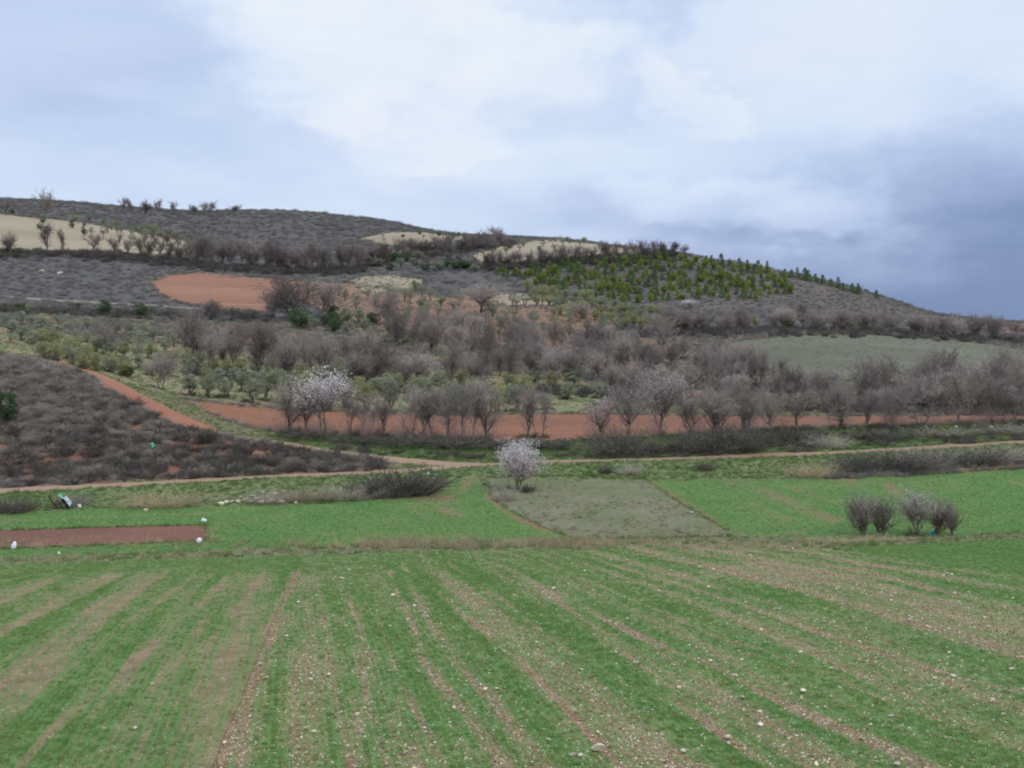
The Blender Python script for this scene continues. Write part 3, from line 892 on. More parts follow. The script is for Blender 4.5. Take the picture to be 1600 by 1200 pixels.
def bare_tree(seed, limbs=6, low=0.18, upright=0.5, twig='twig', blossom=0, twigs=1.0, bmat='blossom', stems=1, spread=1.0, thick=1.0):
    """leafless tree six metres high: trunk with limbs, a crown of branches and fine twigs, perhaps blossom"""
    random.seed(seed)
    H = 6.0
    trunk, crown, flower = MB(), MB(), MB()
    tips = []
    for st in range(stems):
        lean = Vector((random.uniform(-.2, .2), random.uniform(-.2, .2), 1)) if stems == 1 else Vector((random.uniform(-.55, .55), random.uniform(-.55, .55), 1))
        base = Vector((random.uniform(-.25, .25), random.uniform(-.25, .25), -0.15)) * (0 if stems == 1 else 1) + Vector((0, 0, -0.15))
        tp, td = bend(base, lean, H * (low + 0.14), 4, 0.12, 0.1)
        r0 = (0.10 if stems == 1 else 0.065) * (1 + (thick - 1) * 0.5)
        trunk.tube(tp, [r0 * (1.25 - 0.14 * i) for i in range(len(tp))], 7)
        for i in range(max(3, limbs // stems + (stems == 1))):
            at = tp[-1] if i < 2 else tp[random.choice((1, 2, 3, 4))]
            ang = random.uniform(0, 2 * math.pi)
            out = random.uniform(0.45, 1.0) * spread
            d = Vector((math.cos(ang) * out, math.sin(ang) * out, random.uniform(0.55, 1.2) * (0.6 + upright)))
            L = H * random.uniform(0.34, 0.52)
            lp, ld = bend(at, d, L, 5, 0.16, 0.05 * upright)
            trunk.tube(lp, [r0 * 0.62 * (1 - 0.155 * k) for k in range(6)], 5)
            for j in range(9):
                t = random.uniform(0.12, 1.0)
                k = min(4, int(t * 5))
                p = lp[k].lerp(lp[k + 1], t * 5 - k)
                bd = (ld * 0.5 + rvec() * 0.9 + Vector((0, 0, 0.25 + upright * 0.3)))
                bp, be = bend(p, bd, H * random.uniform(0.14, 0.30), 4, 0.2, 0.06)
                trunk.tube(bp, [k_ * thick for k_ in (0.034, 0.028, 0.022, 0.016, 0.010)], 3)
                for q in range(int(9 * twigs)):
                    t2 = random.uniform(0.15, 1.0)
                    k2 = min(3, int(t2 * 4))
                    p2 = bp[k2].lerp(bp[k2 + 1], t2 * 4 - k2)
                    d2 = be * 0.5 + rvec() + Vector((0, 0, 0.25 + upright * 0.35))
                    sp_, se = bend(p2, d2, random.uniform(0.45, 1.15), 2, 0.2, 0.05)
                    crown.ribbon(sp_, 0.022 * thick, 0.010 * thick)
                    for w in range(6):
                        p3 = sp_[random.choice((0, 1, 1))].lerp(sp_[2], random.uniform(0, 1))
                        d3 = se * 0.8 + rvec() + Vector((0, 0, upright * 0.3))
                        e3 = p3 + d3.normalized() * random.uniform(0.2, 0.55)
                        crown.ribbon([p3, e3], 0.019 * thick, 0.0)
                        tips.append((p3, e3))
    if blossom:
        zs = sorted(e.z for _, e in tips)
        lo, hi = zs[int(len(zs) * 0.1)], zs[int(len(zs) * 0.9)]
        side = rvec()
        for p3, e3 in tips:
            h = (e3.z - lo) / (hi - lo)
            keep = blossom * (0.35 + 0.8 * h) * (0.75 + 0.5 * (rvec().x))
            for _ in range(2):
                if random.random() < keep:
                    flower.leaf(p3.lerp(e3, random.uniform(0.2, 1)), random.uniform(0.06, 0.115), 0.9)
    allv = np.array([tuple(p) for p in trunk.v + crown.v])
    r = np.percentile(np.hypot(allv[:, 0], allv[:, 1]), 97)
    top = np.percentile(allv[:, 2], 99.5)
    norm = lambda V: V / np.array((2 * r, 2 * r, top))
    parts = [('trunk', trunk.mesh('trunk', ['bark'], norm, True)), ('crown', crown.mesh('crown', [twig], norm))]
    if blossom:
        parts.append(('blossom', flower.mesh('blossom', [bmat], norm)))
    return parts


def leafy(seed, n_clump, leaves, size, mat, trunk_h, shape='round', aspect=0.35, stems=3, dens=1.0, open_=0.0):
    """evergreen crown of small leaves set in clumps on real limbs; unit height and width"""
    random.seed(seed)
    tr, cr = MB(), MB()
    cz = (1 + trunk_h) / 2
    rz = (1 - trunk_h) / 2
    heads = []
    for i in range(n_clump):
        v = rvec()
        rad = random.uniform(0.35 + open_, 1.0) ** 0.6
        lump = 0.78 + 0.3 * math.sin(seed + 3.1 * math.atan2(v.y, v.x)) * math.cos(2 * v.z + seed)
        c = Vector((v.x * 0.44 * rad * lump, v.y * 0.44 * rad * lump, cz + v.z * rz * 0.88 * rad))
        if shape == 'cone':
            t = random.random() ** 1.3
            ang = random.uniform(0, 2 * math.pi)
            rr = (0.06 + 0.42 * (1 - t) ** 0.8) * math.sqrt(random.uniform(0.15, 1))
            c = Vector((math.cos(ang) * rr, math.sin(ang) * rr, trunk_h + (0.95 - trunk_h) * t))
        heads.append(c)
    roots = []
    for s in range(stems):
        b = Vector((random.uniform(-.03, .03), random.uniform(-.03, .03), -0.04))
        top = Vector((random.uniform(-.16, .16), random.uniform(-.16, .16), trunk_h + 0.18)) if shape != 'cone' else Vector((0, 0, 0.92))
        mid_ = b.lerp(top, 0.5) + rvec() * (0.04 if shape != 'cone' else 0.0)
        tr.tube([b, mid_, top], [0.045, 0.034, 0.02] if shape != 'cone' else [0.028, 0.018, 0.005], 6)
        roots.append((mid_, top))
    for c in heads:
        m_, t_ = random.choice(roots)
        a = t_ if shape != 'cone' else Vector((0, 0, max(0.05, c.z - 0.06)))
        if random.random() < 0.5:
            tr.tube([a, a.lerp(c, 0.5) + rvec() * 0.02, c], [0.012, 0.008, 0.003], 3)
        cs = size * random.uniform(1.2, 2.4)
        for _ in range(int(leaves * dens)):
            o = rvec() * cs * random.uniform(0.2, 1.0)
            o.z *= 0.75
            d = (rvec() + Vector((0, 0, 0.35)) + o.normalized() * 0.6).normalized()
            cr.leaf(c + o, size * random.uniform(0.6, 1.15), aspect, 0, d)
    return [('trunk', tr.mesh('trunk', ['bark'], None, True)), ('crown', cr.mesh('crown', [mat]))]


def bramble(seed, n, mat, arch=0.5, w=0.012, leaves=0, lmat=None):
    """tangle of arching stems about one unit wide and high"""
    random.seed(seed)
    b = MB()
    for i in range(n):
        a = random.uniform(0, 2 * math.pi)
        r = 0.38 * math.sqrt(random.random())
        p = Vector((math.cos(a) * r, math.sin(a) * r, -0.03))
        d = Vector((p.x * 1.6 + random.uniform(-.5, .5), p.y * 1.6 + random.uniform(-.5, .5), 1.1))
        L = random.uniform(0.45, 1.0)
        pts, dd = bend(p, d, L, 4, 0.28, -0.16 * arch)
        b.ribbon(pts, w, w * 0.4)
        for _ in range(3):
            q = pts[random.choice((1, 2, 3))]
            e, _d = bend(q, dd + rvec(), random.uniform(0.12, 0.3), 2, 0.3, 0)
            b.ribbon(e, w * 0.7, 0.0)
        for _ in range(leaves):
            q = pts[random.choice((1, 2, 3, 4))]
            b.leaf(q + rvec() * 0.03, random.uniform(0.03, 0.06), 0.6, 1)
    return b.mesh('stems', [mat] + ([lmat] if lmat else []))


def tuft(seed, n, mat, lean=0.5, w=0.03, spread=0.2, droop=0.2):
    """grass tuft one unit high"""
    random.seed(seed)
    b = MB()
    for i in range(n):
        a = random.uniform(0, 2 * math.pi)
        r = spread * math.sqrt(random.random())
        p = Vector((math.cos(a) * r, math.sin(a) * r, -0.05))
        d = Vector((math.cos(a) * lean * random.random(), math.sin(a) * lean * random.random(), 1))
        L = random.uniform(0.55, 1.05)
        e = p + d.normalized() * L * 0.55
        d2 = d + Vector((math.cos(a) * droop * 3 * random.random(), math.sin(a) * droop * 3 * random.random(), 0))
        b.ribbon([p, e, e + d2.normalized() * L * 0.45], w, 0.0)
    return b.mesh('tuft', [mat])


def rock(seed, mat='limestone', flat=0.7):
    """angular broken stone, unit size"""
    r = np.random.default_rng(seed)
    import bmesh
    bm = bmesh.new()
    bmesh.ops.create_icosphere(bm, subdivisions=2, radius=0.5)
    planes = [(Vector(r.normal(size=3)).normalized(), r.uniform(0.26, 0.42)) for _ in range(9)]
    for v in bm.verts:
        for n_, d_ in planes:
            k = v.co.dot(n_) - d_
            if k > 0:
                v.co -= n_ * k * 0.9
        v.co *= 1 + r.normal(0, 0.03)
        v.co.z *= flat
    me = bpy.data.meshes.new('stone')
    bm.to_mesh(me)
    bm.free()
    me.materials.append(MATS[mat])
    return me


# ------------------------------------------------------------------ the kinds of plants
KIND = {}
KIND['bare'] = [bare_tree(100 + i, limbs=6 + i % 3, low=(0.16, 0.24, 0.12, 0.2)[i % 4], upright=(0.5, 0.9, 0.4, 0.7)[i % 4], stems=(1, 1, 2, 1)[i % 4], spread=(1, .7, 1.1, .9)[i % 4]) for i in range(7)]
KIND['thin'] = [bare_tree(130 + i, limbs=5, low=0.30, upright=1.3, stems=(1, 2, 1)[i], spread=0.45, twigs=0.8) for i in range(3)]
KIND['dark'] = [bare_tree(140 + i, limbs=7, low=0.08, upright=0.6, stems=(3, 2, 3)[i], twig='twig_dark', spread=1.0) for i in range(3)]
KIND['blossom'] = [bare_tree(160 + i, limbs=8, low=0.2, upright=0.6, blossom=(0.75, 0.16, 0.10, 1.1)[i], twigs=1.2, stems=(2, 1, 1, 3)[i], spread=1.1)
                   if i < 3 else bare_tree(163, limbs=11, low=0.06, upright=0.6, blossom=0.95, twigs=1.0, stems=4, spread=1.0) for i in range(4)]
KIND['haze'] = [bare_tree(190 + i, limbs=9, low=0.05, upright=1.0, stems=(4, 3, 5, 2, 6)[i], spread=(0.75, 0.6, 0.9, 0.7, 0.5)[i], twigs=0.85) for i in range(5)]
KIND['shrub'] = [bare_tree(195 + i, limbs=10, low=0.03, upright=1.1, stems=(7, 6)[i], spread=0.95, twigs=0.24, twig='twig') for i in range(2)]
KIND['pink'] = [bare_tree(170, limbs=6, low=0.15, upright=0.5, blossom=0.16, twig='twig_red')]
KIND['far_bare'] = [bare_tree(180 + i, limbs=5, low=(0.15, .22, .1)[i], upright=0.6, stems=(1, 1, 3)[i], twigs=0.5, thick=2.1, twig='twig_dark') for i in range(3)]
KIND['row'] = [bare_tree(120 + i, limbs=7, low=(0.30, 0.26, 0.34, 0.28)[i], upright=(0.8, 1.0, 0.7, 0.9)[i], stems=(1, 2, 1, 2)[i], spread=0.85) for i in range(4)]
KIND['olive'] = [leafy(200 + i, 70, 55, 0.05, 'olive_leaf', 0.2) for i in range(4)]
KIND['olive_open'] = [leafy(210 + i, 34, 42, 0.055, 'olive_leaf', 0.36, open_=0.2, stems=2) for i in range(4)]
KIND['olive_y'] = [leafy(220 + i, 60, 50, 0.055, 'olive_yellow', 0.12) for i in range(3)]
KIND['pine'] = [leafy(240 + i, 90, 44, 0.085, 'pine_leaf', 0.04, 'cone' if i % 2 else 'round', 0.28, 1) for i in range(4)]
KIND['pine_d'] = [leafy(250 + i, 70, 44, 0.08, 'pine_dark', 0.04, 'cone', 0.25, 1) for i in range(3)]
KIND['bush'] = [leafy(260 + i, 60, 50, 0.06, 'evergreen', 0.0) for i in range(3)]
BRAMBLE = [bramble(300 + i, 260, 'dry_scrub', 0.6) for i in range(3)]
BRAMBLE_D = [bramble(310 + i, 300, 'bramble_dark', 0.7, 0.014, 2, 'bramble_dark') for i in range(3)]
BRAMBLE_L = [bramble(316 + i, 300, 'straw', 0.6, 0.010) for i in range(2)]
COUNT = {}


def place(kind, px, py, hpx, wpx, name, label, group=None, category='tree', variant=None, pos=None, size=None):
    """stand a plant on the ground seen at a pixel of the photograph, with its height and width there"""
    P = pos if pos is not None else hit(px, py)
    if size is None:
        depth = P[1] * CP - P[2] * SP
        h, w = hpx * depth / F, wpx * depth / F
    else:
        h, w = size
    vs = KIND[kind]
    k = COUNT.get(kind, 0)
    COUNT[kind] = k + 1
    parts = vs[(k if variant is None else variant) % len(vs)]
    if kind in ('bare', 'row', 'thin', 'blossom', 'haze', 'dark', 'olive', 'olive_y', 'pink') and P[1] < 260:
        BASES.append((*P, w))
    root = link(name, None, None, label, category, group)
    root.empty_display_size = 0.3
    root.location = (P[0], P[1], P[2] - 0.02 * h)
    root.rotation_euler = (random.gauss(0, 0.05), random.gauss(0, 0.05), random.uniform(0, 6.28))
    root.scale = (w * random.uniform(0.9, 1.1), w * random.uniform(0.9, 1.1), h)
    for pn, me in parts:
        link(pn, me, root)
    return root


BASES = []


def place_mesh(meshes, px, py, hpx, wpx, name, label, category, group=None, k=0, dpx=None, rot=None):
    P = hit(px, py)
    depth = P[1] * CP - P[2] * SP
    o = link(name, meshes[k % len(meshes)], None, label, category, group)
    o.location = (P[0], P[1], P[2])
    o.rotation_euler = (0, 0, random.uniform(-0.3, 0.3) if rot is None else rot)
    w, h = wpx * depth / F, 1.35 * hpx * depth / F
    o.scale = (w, (dpx * depth / F if dpx else w * 0.8), h)
    return o


# ------------------------------------------------------------------ loose cover: one object each, points carrying instances
SRC = bpy.data.collections.new('cover_sources')     # never linked to the scene: only the shapes the cover is made of


def scatter(name, P, rot, scl, meshes, label, category, parent=None):
    c = bpy.data.collections.new(name + '_shapes')
    for m in meshes:
        c.objects.link(bpy.data.objects.new(name + '_shape', m))
    me = bpy.data.meshes.new(name)
    P = np.asarray(P, np.float32)
    me.vertices.add(len(P))
    me.vertices.foreach_set('co', P.ravel())
    a = me.attributes.new('turn', 'FLOAT_VECTOR', 'POINT')
    a.data.foreach_set('vector', np.asarray(rot, np.float32).ravel())
    a = me.attributes.new('size', 'FLOAT_VECTOR', 'POINT')
    a.data.foreach_set('vector', np.asarray(scl, np.float32).ravel())
    a = me.attributes.new('pick', 'INT', 'POINT')
    a.data.foreach_set('value', rng.integers(0, len(meshes), len(P)).astype(np.int32))
    o = link(name, me, parent, label, category, None, 'stuff')
    g = bpy.data.node_groups.new(name, 'GeometryNodeTree')
    g.interface.new_socket('Geometry', in_out='INPUT', socket_type='NodeSocketGeometry')
    g.interface.new_socket('Geometry', in_out='OUTPUT', socket_type='NodeSocketGeometry')
    nd = g.nodes
    gi, go = nd.new('NodeGroupInput'), nd.new('NodeGroupOutput')
    ci = nd.new('GeometryNodeCollectionInfo')
    ci.inputs['Collection'].default_value = c
    ci.inputs['Separate Children'].default_value = True
    ci.inputs['Reset Children'].default_value = True
    ip = nd.new('GeometryNodeInstanceOnPoints')
    ip.inputs['Pick Instance'].default_value = True

    def attr(n, t):
        x = nd.new('GeometryNodeInputNamedAttribute')
        x.data_type = t
        x.inputs['Name'].default_value = n
        return next(s for s in x.outputs if s.enabled and s.name == 'Attribute')
    L = g.links.new
    L(gi.outputs[0], ip.inputs['Points'])
    L(ci.outputs[0], ip.inputs['Instance'])
    L(attr('pick', 'INT'), ip.inputs['Instance Index'])
    er = nd.new('FunctionNodeEulerToRotation')
    L(attr('turn', 'FLOAT_VECTOR'), er.inputs[0])
    L(er.outputs[0], ip.inputs['Rotation'])
    L(attr('size', 'FLOAT_VECTOR'), ip.inputs['Scale'])
    L(ip.outputs[0], go.inputs[0])
    o.modifiers.new('cover', 'NODES').node_group = g
    return o


def on_region(keys, n, power=0.0, margin=120):
    """random spots on pieces of ground, thinning with distance when power > 0"""
    Ps, Ws = [], []
    for k in keys:
        _, _, P, T = REG[k]
        c = P[T].mean(axis=1)
        px, py = project(c[:, 0], c[:, 1], c[:, 2])
        T = T[(px > -margin) & (px < 1600 + margin) & (py < 1320) & (c[:, 1] > 14) & (c[:, 1] < 900)]
        q = P[T]
        ar = 0.5 * np.linalg.norm(np.cross(q[:, 1] - q[:, 0], q[:, 2] - q[:, 0]), axis=1)
        Ps.append(q)
        Ws.append(ar / q[:, :, 1].mean(axis=1) ** power)
    q, w = np.vstack(Ps), np.concatenate(Ws)
    i = rng.choice(len(q), n, p=w / w.sum())
    u, v = rng.random(n), rng.random(n)
    sw = u + v > 1
    u[sw], v[sw] = 1 - u[sw], 1 - v[sw]
    q = q[i]
    return q[:, 0] + u[:, None] * (q[:, 1] - q[:, 0]) + v[:, None] * (q[:, 2] - q[:, 0])


def turns(n, tilt=0.15):
    return np.column_stack((rng.normal(0, tilt, n), rng.normal(0, tilt, n), rng.uniform(0, 6.283, n)))


def sizes(n, lo, hi, hmul=1.0, hv=0.3):
    s = rng.uniform(lo, hi, n)
    return np.column_stack((s, s, s * hmul * (1 + rng.normal(0, hv, n).clip(-0.6, 0.8))))


def find(label_part):
    return [k for k, v in LANDS.items() if label_part in v[2]]


# ------------------------------------------------------------------ trees one can tell apart
random.seed(11)
ROW = 'bare trees in the row along the red ploughed strip'
ROADSIDE = [  # kind, px, py, height, width, variant, label
    ('bare', 452, 673, 82, 84, 0, 'rounded grey bare tree at the left end of the row, left of the blossoming tree'),
    ('thin', 478, 674, 70, 40, 0, 'thin bare tree squeezed between the rounded grey tree and the blossoming tree'),
    ('blossom', 508, 677, 100, 92, 0, 'tall almond covered in pale pink blossom in the row above the bank'),
    ('thin', 548, 680, 72, 44, 1, 'slender bare tree just right of the tall blossoming almond'),
    ('bare', 574, 681, 70, 60, 1, 'second bare tree to the right of the tall blossoming almond'),
    ('thin', 600, 682, 66, 44, 2, 'third bare tree to the right of the tall blossoming almond'),
    ('bare', 640, 683, 86, 66, 3, 'bare tree with a straight trunk midway between the two blossoming tops'),
    ('thin', 660, 684, 76, 40, 0, 'narrow bare tree directly right of the straight trunked one'),
    ('bare', 676, 684, 84, 64, 2, 'forked bare tree left of the leaning trunks'),
    ('bare', 701, 686, 92, 76, 5, 'broad bare tree with a forked trunk near the blossom tipped tree'),
    ('thin', 724, 687, 82, 42, 1, 'thin leaning bare tree beside the blossom tipped tree'),
    ('blossom', 738, 686, 96, 52, 2, 'bare tree with a small tip of pink blossom in the middle of the row'),
    ('bare', 758, 686, 96, 84, 4, 'large bare tree with one leaning trunk left of the gap in the row'),
    ('thin', 824, 685, 86, 50, 2, 'left stem of the upright bare pair standing alone in the gap'),
    ('bare', 843, 685, 92, 56, 1, 'right and larger of the upright bare pair standing alone in the gap'),
    ('pink', 938, 692, 82, 66, 0, 'low pinkish tree with reddish twigs right of the gap'),
    ('bare', 978, 692, 108, 78, 0, 'tall grey bare tree left of the lightly blossoming tree'),
    ('blossom', 1031, 676, 104, 82, 1, 'lightly blossoming round tree with a dark trunk at the centre right of the row'),
    ('bare', 1078, 686, 84, 56, 6, 'bare tree immediately right of the lightly blossoming round tree'),
    ('bare', 1116, 690, 104, 90, 5, 'big bare tree rising from the dark thicket on the bank'),
    ('bare', 1154, 688, 100, 80, 3, 'bare tree at the right end of the dark thicket on the bank'),
    ('bare', 1206, 676, 76, 60, 2, 'smaller bare tree just left of the low forking one'),
    ('bare', 1246, 673, 84, 92, 0, 'wide bare tree forking low above the grassy part of the bank'),
    ('bare', 1313, 669, 78, 84, 4, 'fan shaped bare tree with a short dark trunk on the right'),
    ('thin', 1352, 668, 64, 44, 0, 'thin pale bare tree between the fan shaped tree and the next one'),
    ('bare', 1391, 667, 80, 78, 6, 'grey bare tree with its trunk against the red soil, right of the fan shaped tree'),
    ('thin', 1442, 665, 96, 60, 1, 'tall narrow bare tree on the right part of the row'),
    ('bare', 1496, 663, 92, 78, 1, 'bare tree above the pale stones on the right bank'),
    ('bare', 1546, 661, 88, 76, 3, 'last but one bare tree of the row at the right edge'),
    ('blossom', 1588, 662, 60, 60, 2, 'low pale blossoming tree at the right edge of the picture'),
]
for kind, px, py, h, w, v, label in ROADSIDE:
    if kind == 'bare' and px < 900:
        kind = 'row'
    place(kind, px, py, h, w, 'almond_tree' if kind in ('blossom', 'pink') else 'bare_tree', label, ROW, variant=v)

place('blossom', 808, 766, 78, 92, 'almond_tree', 'white flowering almond standing alone beside the track junction', variant=3)
place('shrub', 1348, 838, 76, 72, 'leafless_shrub', 'leftmost tall leafless shrub on the ditch in the right field', 'leafless shrubs on the ditch', 'shrub', 0)
place('shrub', 1376, 838, 62, 64, 'leafless_shrub', 'lower leafless shrub right beside the leftmost one on the ditch', 'leafless shrubs on the ditch', 'shrub', 1)
place('blossom', 1432, 838, 74, 66, 'almond_tree', 'small pale blossoming almond among the leafless shrubs on the ditch', 'leafless shrubs on the ditch', 'tree', 1)
place('shrub', 1464, 837, 66, 58, 'leafless_shrub', 'dark upright shrub behind the blue bag on the ditch', 'leafless shrubs on the ditch', 'shrub', 2)
place('shrub', 1488, 836, 50, 36, 'leafless_shrub', 'rightmost and slimmest leafless shrub on the ditch', 'leafless shrubs on the ditch', 'shrub', 0)

SOLO = [
    ('bare', 250, 608, 66, 66, 2, 'bare_tree', 'round grey bare tree beside the red lane, left of the olives'),
    ('dark', 178, 557, 62, 76, 1, 'bare_tree', 'spreading brownish bare tree above the red lane at the left'),
    ('dark', 460, 502, 74, 92, 0, 'bare_tree', 'wide bare tree in front of the orange red field'),
    ('bare', 426, 500, 52, 54, 4, 'bare_tree', 'smaller bare tree at the left foot of the wide one by the orange field'),
    ('blossom', 500, 500, 62, 60, 2, 'almond_tree', 'bare tree with faint blossom right of the wide one by the orange field'),
    ('bare', 604, 508, 66, 68, 0, 'bare_tree', 'purplish round bare tree below the small sandy patch'),
    ('bare', 752, 492, 58, 78, 5, 'bare_tree', 'hazy wide bare tree on the terraces right of the sandy patch'),
    ('bare', 906, 503, 36, 52, 0, 'bare_tree', 'small round bare tree beside the yellow green olives'),
    ('dark', 910, 570, 52, 48, 2, 'bare_tree', 'dense dark bare tree below the terraces'),
    ('blossom', 862, 592, 52, 66, 1, 'almond_tree', 'faintly blossoming tree above the gap in the roadside row'),
    ('far_bare', 72, 344, 52, 40, 0, 'bare_tree', 'lone bare tree standing tall on the upper left skyline'),
    ('far_bare', 74, 393, 48, 28, 1, 'bare_tree', 'bare tree below the lone skyline tree at the foot of the pale field'),
    ('far_bare', 97, 393, 38, 20, 1, 'bare_tree', 'slim bare tree on the pale stubble, right of the one below the skyline tree'),
    ('far_bare', 18, 397, 38, 40, 2, 'bare_tree', 'bushy bare tree at the left edge below the pale stubble'),
    ('far_bare', 146, 395, 34, 36, 0, 'bare_tree', 'spreading bare tree in the middle of the pale stubble edge'),
    ('far_bare', 178, 398, 28, 26, 1, 'bare_tree', 'small bare tree right of the spreading one on the stubble edge'),
    ('bush', 6, 664, 66, 56, 0, 'pine_bush', 'green pine bush cut by the left edge on the scrub slope'),
    ('bush', 163, 492, 26, 38, 1, 'evergreen_bush', 'left of the two dark green bushes under the sandy path'),
    ('bush', 219, 497, 28, 36, 2, 'evergreen_bush', 'right of the two dark green bushes under the sandy path'),
    ('bush', 32, 486, 16, 24, 0, 'evergreen_bush', 'small green bush under the sandy path at the far left'),
    ('bush', 470, 512, 32, 60, 1, 'evergreen_bush', 'dark green bush at the foot of the wide bare tree'),
    ('bush', 520, 510, 26, 44, 2, 'evergreen_bush', 'dark bush right of the foot of the wide bare tree'),
    ('bush', 960, 572, 28, 22, 0, 'evergreen_bush', 'narrow dark green bush right of the dense dark tree'),
    ('bush', 618, 408, 14, 24, 1, 'evergreen_bush', 'green bush in the gap of the dark hedge'),
    ('bush', 722, 418, 14, 26, 2, 'evergreen_bush', 'green bush left of the pine plantation'),
    ('bush', 120, 482, 10, 20, 0, 'evergreen_bush', 'low green bush between the far left one and the pair under the path'),
    ('dark', 340, 500, 34, 44, 2, 'leafless_shrub', 'dark leafless shrub below the orange red field'),
    ('dark', 270, 496, 24, 30, 1, 'leafless_shrub', 'small dark shrub right of the pair of green bushes'),
    ('bush', 200, 590, 22, 30, 0, 'olive_bush', 'dark grey green bush left of the round bare tree by the lane'),
]
for kind, px, py, h, w, v, name, label in SOLO:
    place(kind, px, py, h, w, name, label, None, 'bush' if 'bush' in name else 'shrub' if 'shrub' in name else 'tree', v)

# the near row of olives by the ploughed strip
for px, py, h, w, label in [
        (296, 618, 36, 42, 'leftmost round olive tree at the head of the ploughed strip'),
        (326, 621, 40, 42, 'second olive tree from the left at the head of the ploughed strip'),
        (352, 622, 36, 38, 'third olive tree from the left with a forked trunk'),
        (396, 631, 42, 48, 'separate olive tree nearest the red soil, left of the grey bare tree'),
        (378, 612, 34, 40, 'olive tree behind the gap between the third and the separate olive')]:
    place('olive', px, py, h, w, 'olive_tree', label, 'olives at the head of the ploughed strip')


ORD = 'first second third fourth fifth sixth seventh eighth ninth tenth eleventh twelfth thirteenth fourteenth fifteenth sixteenth seventeenth eighteenth nineteenth twentieth'.split()
ORD += ['twenty-' + w for w in ORD[:9]] + ['thirtieth'] + ['thirty-' + w for w in ORD[:9]] + ['fortieth']


def many(kinds, spots, name, text, group, hr, wr, category='tree', ordered=None):
    lines = ordered if ordered is not None else isinstance(spots, Line)
    if lines:
        spots = sorted(spots)
    for i, (px, py) in enumerate(spots):
        label = text
        if lines and i < len(ORD):
            label = text + (', leftmost' if i == 0 else ', rightmost' if i == len(spots) - 1 else ', ' + ORD[i] + ' from the left')
        place(kinds[i % len(kinds)], px, py, random.uniform(*hr), random.uniform(*wr), name, label, group, category)


class Line(list):
    pass


def along(line, step, jx=6, jy=3):
    out = Line()
    for x, y in densify(line, step):
        out.append((x + random.uniform(-jx, jx), y + random.uniform(-jy, jy)))
    return out


def within(poly, n, gap=8.0, yw=1.6):
    xs = [p[0] for p in poly]
    ys = [p[1] for p in poly]
    out, tries = [], 0
    while len(out) < n and tries < n * 80:
        tries += 1
        x, y = random.uniform(min(xs), max(xs)), random.uniform(min(ys), max(ys))
        if not inside(poly, np.array([x]), np.array([y]))[0]:
            continue
        if any(math.hypot(x - a, (y - b) * yw) < gap for a, b in out):
            continue
        out.append((x, y))
    return out


# yellow green olives on the slope above the lane, grey green ones behind the strip
many(['olive_y', 'olive_y', 'olive'], along([(70, 562), (110, 570), (150, 580), (190, 588)], 20, 5, 2), 'olive_tree', 'yellow green olive tree along the top of the lane', 'olives lining the lane', (24, 30), (28, 36))
many(['olive_y', 'olive'], within([(60, 535), (240, 560), (420, 585), (430, 605), (300, 600), (140, 572), (60, 556)], 34, 19), 'olive_tree', 'olive tree in the yellow green grove above the lane', 'olives in the grove above the lane', (22, 30), (26, 36))
many(['olive', 'olive_open'], within([(-10, 505), (120, 512), (240, 525), (330, 545), (240, 552), (60, 540), (-10, 540)], 40, 16), 'olive_tree', 'grey green olive tree in the upper left grove on red soil', 'olives in the upper left grove', (18, 26), (22, 32))
many(['olive', 'olive', 'olive_y'], along([(420, 628), (540, 640), (640, 644), (740, 646), (800, 645)], 27, 8, 4), 'olive_tree', 'grey green olive tree behind the bare trees of the roadside row', 'olives behind the ploughed strip', (44, 56), (48, 62))
many(['olive', 'olive_y'], along([(430, 610), (560, 622), (700, 628), (800, 630)], 36, 8, 5), 'olive_tree', 'olive tree of the back line behind the ploughed strip', 'olives in the back line behind the strip', (32, 42), (40, 52))
many(['olive', 'olive_y', 'olive'], within([(420, 585), (560, 592), (900, 604), (900, 632), (560, 618), (420, 606)], 24, 26), 'olive_tree', 'grey green olive among the bare trees of the middle thicket', 'olives among the middle thicket', (26, 38), (36, 52))
for px, py, w, label in [(930, 622, 36, 'pale green olive in the gap of the roadside row, left of the pinkish tree'), (850, 640, 40, 'olive behind the upright bare pair in the gap')]:
    place('olive', px, py, 28, w, 'olive_tree', label, None)

# dark and grey thickets across the middle
many(['haze', 'bare', 'haze', 'dark', 'haze'], along([(300, 572), (360, 580), (440, 592), (520, 598), (600, 602), (700, 604), (800, 602), (890, 600)], 28, 11, 6), 'bare_tree', 'grey bare tree in the long thicket across the middle', 'bare trees of the long middle thicket', (54, 98), (44, 84))
many(['haze', 'dark', 'haze'], along([(320, 556), (420, 570), (520, 580), (620, 585), (720, 588), (830, 580)], 46, 14, 6), 'bare_tree', 'bare tree in the back of the long middle thicket', 'bare trees behind the middle thicket', (50, 70), (46, 66))
many(['haze', 'haze', 'dark', 'bare'], within([(960, 560), (1060, 552), (1150, 575), (1190, 600), (1160, 630), (1000, 625), (900, 612), (890, 590)], 26, 24), 'bare_tree', 'grey bare tree in the dense thicket left of the pasture', 'bare trees of the thicket left of the pasture', (40, 70), (38, 66))
many(['thin'], along([(1090, 600), (1130, 604), (1170, 606), (1205, 606), (1225, 604)], 13, 4, 4), 'bare_tree', 'slender upright bare tree in the line at the pasture corner', 'slender trees at the pasture corner', (48, 72), (20, 32))
many(['haze', 'dark', 'haze', 'bare'], along([(1215, 628), (1290, 634), (1370, 640), (1450, 640), (1530, 640), (1610, 638)], 25, 9, 7), 'bare_tree', 'grey bare tree in the thicket under the pasture', 'bare trees under the pasture', (36, 64), (36, 64))
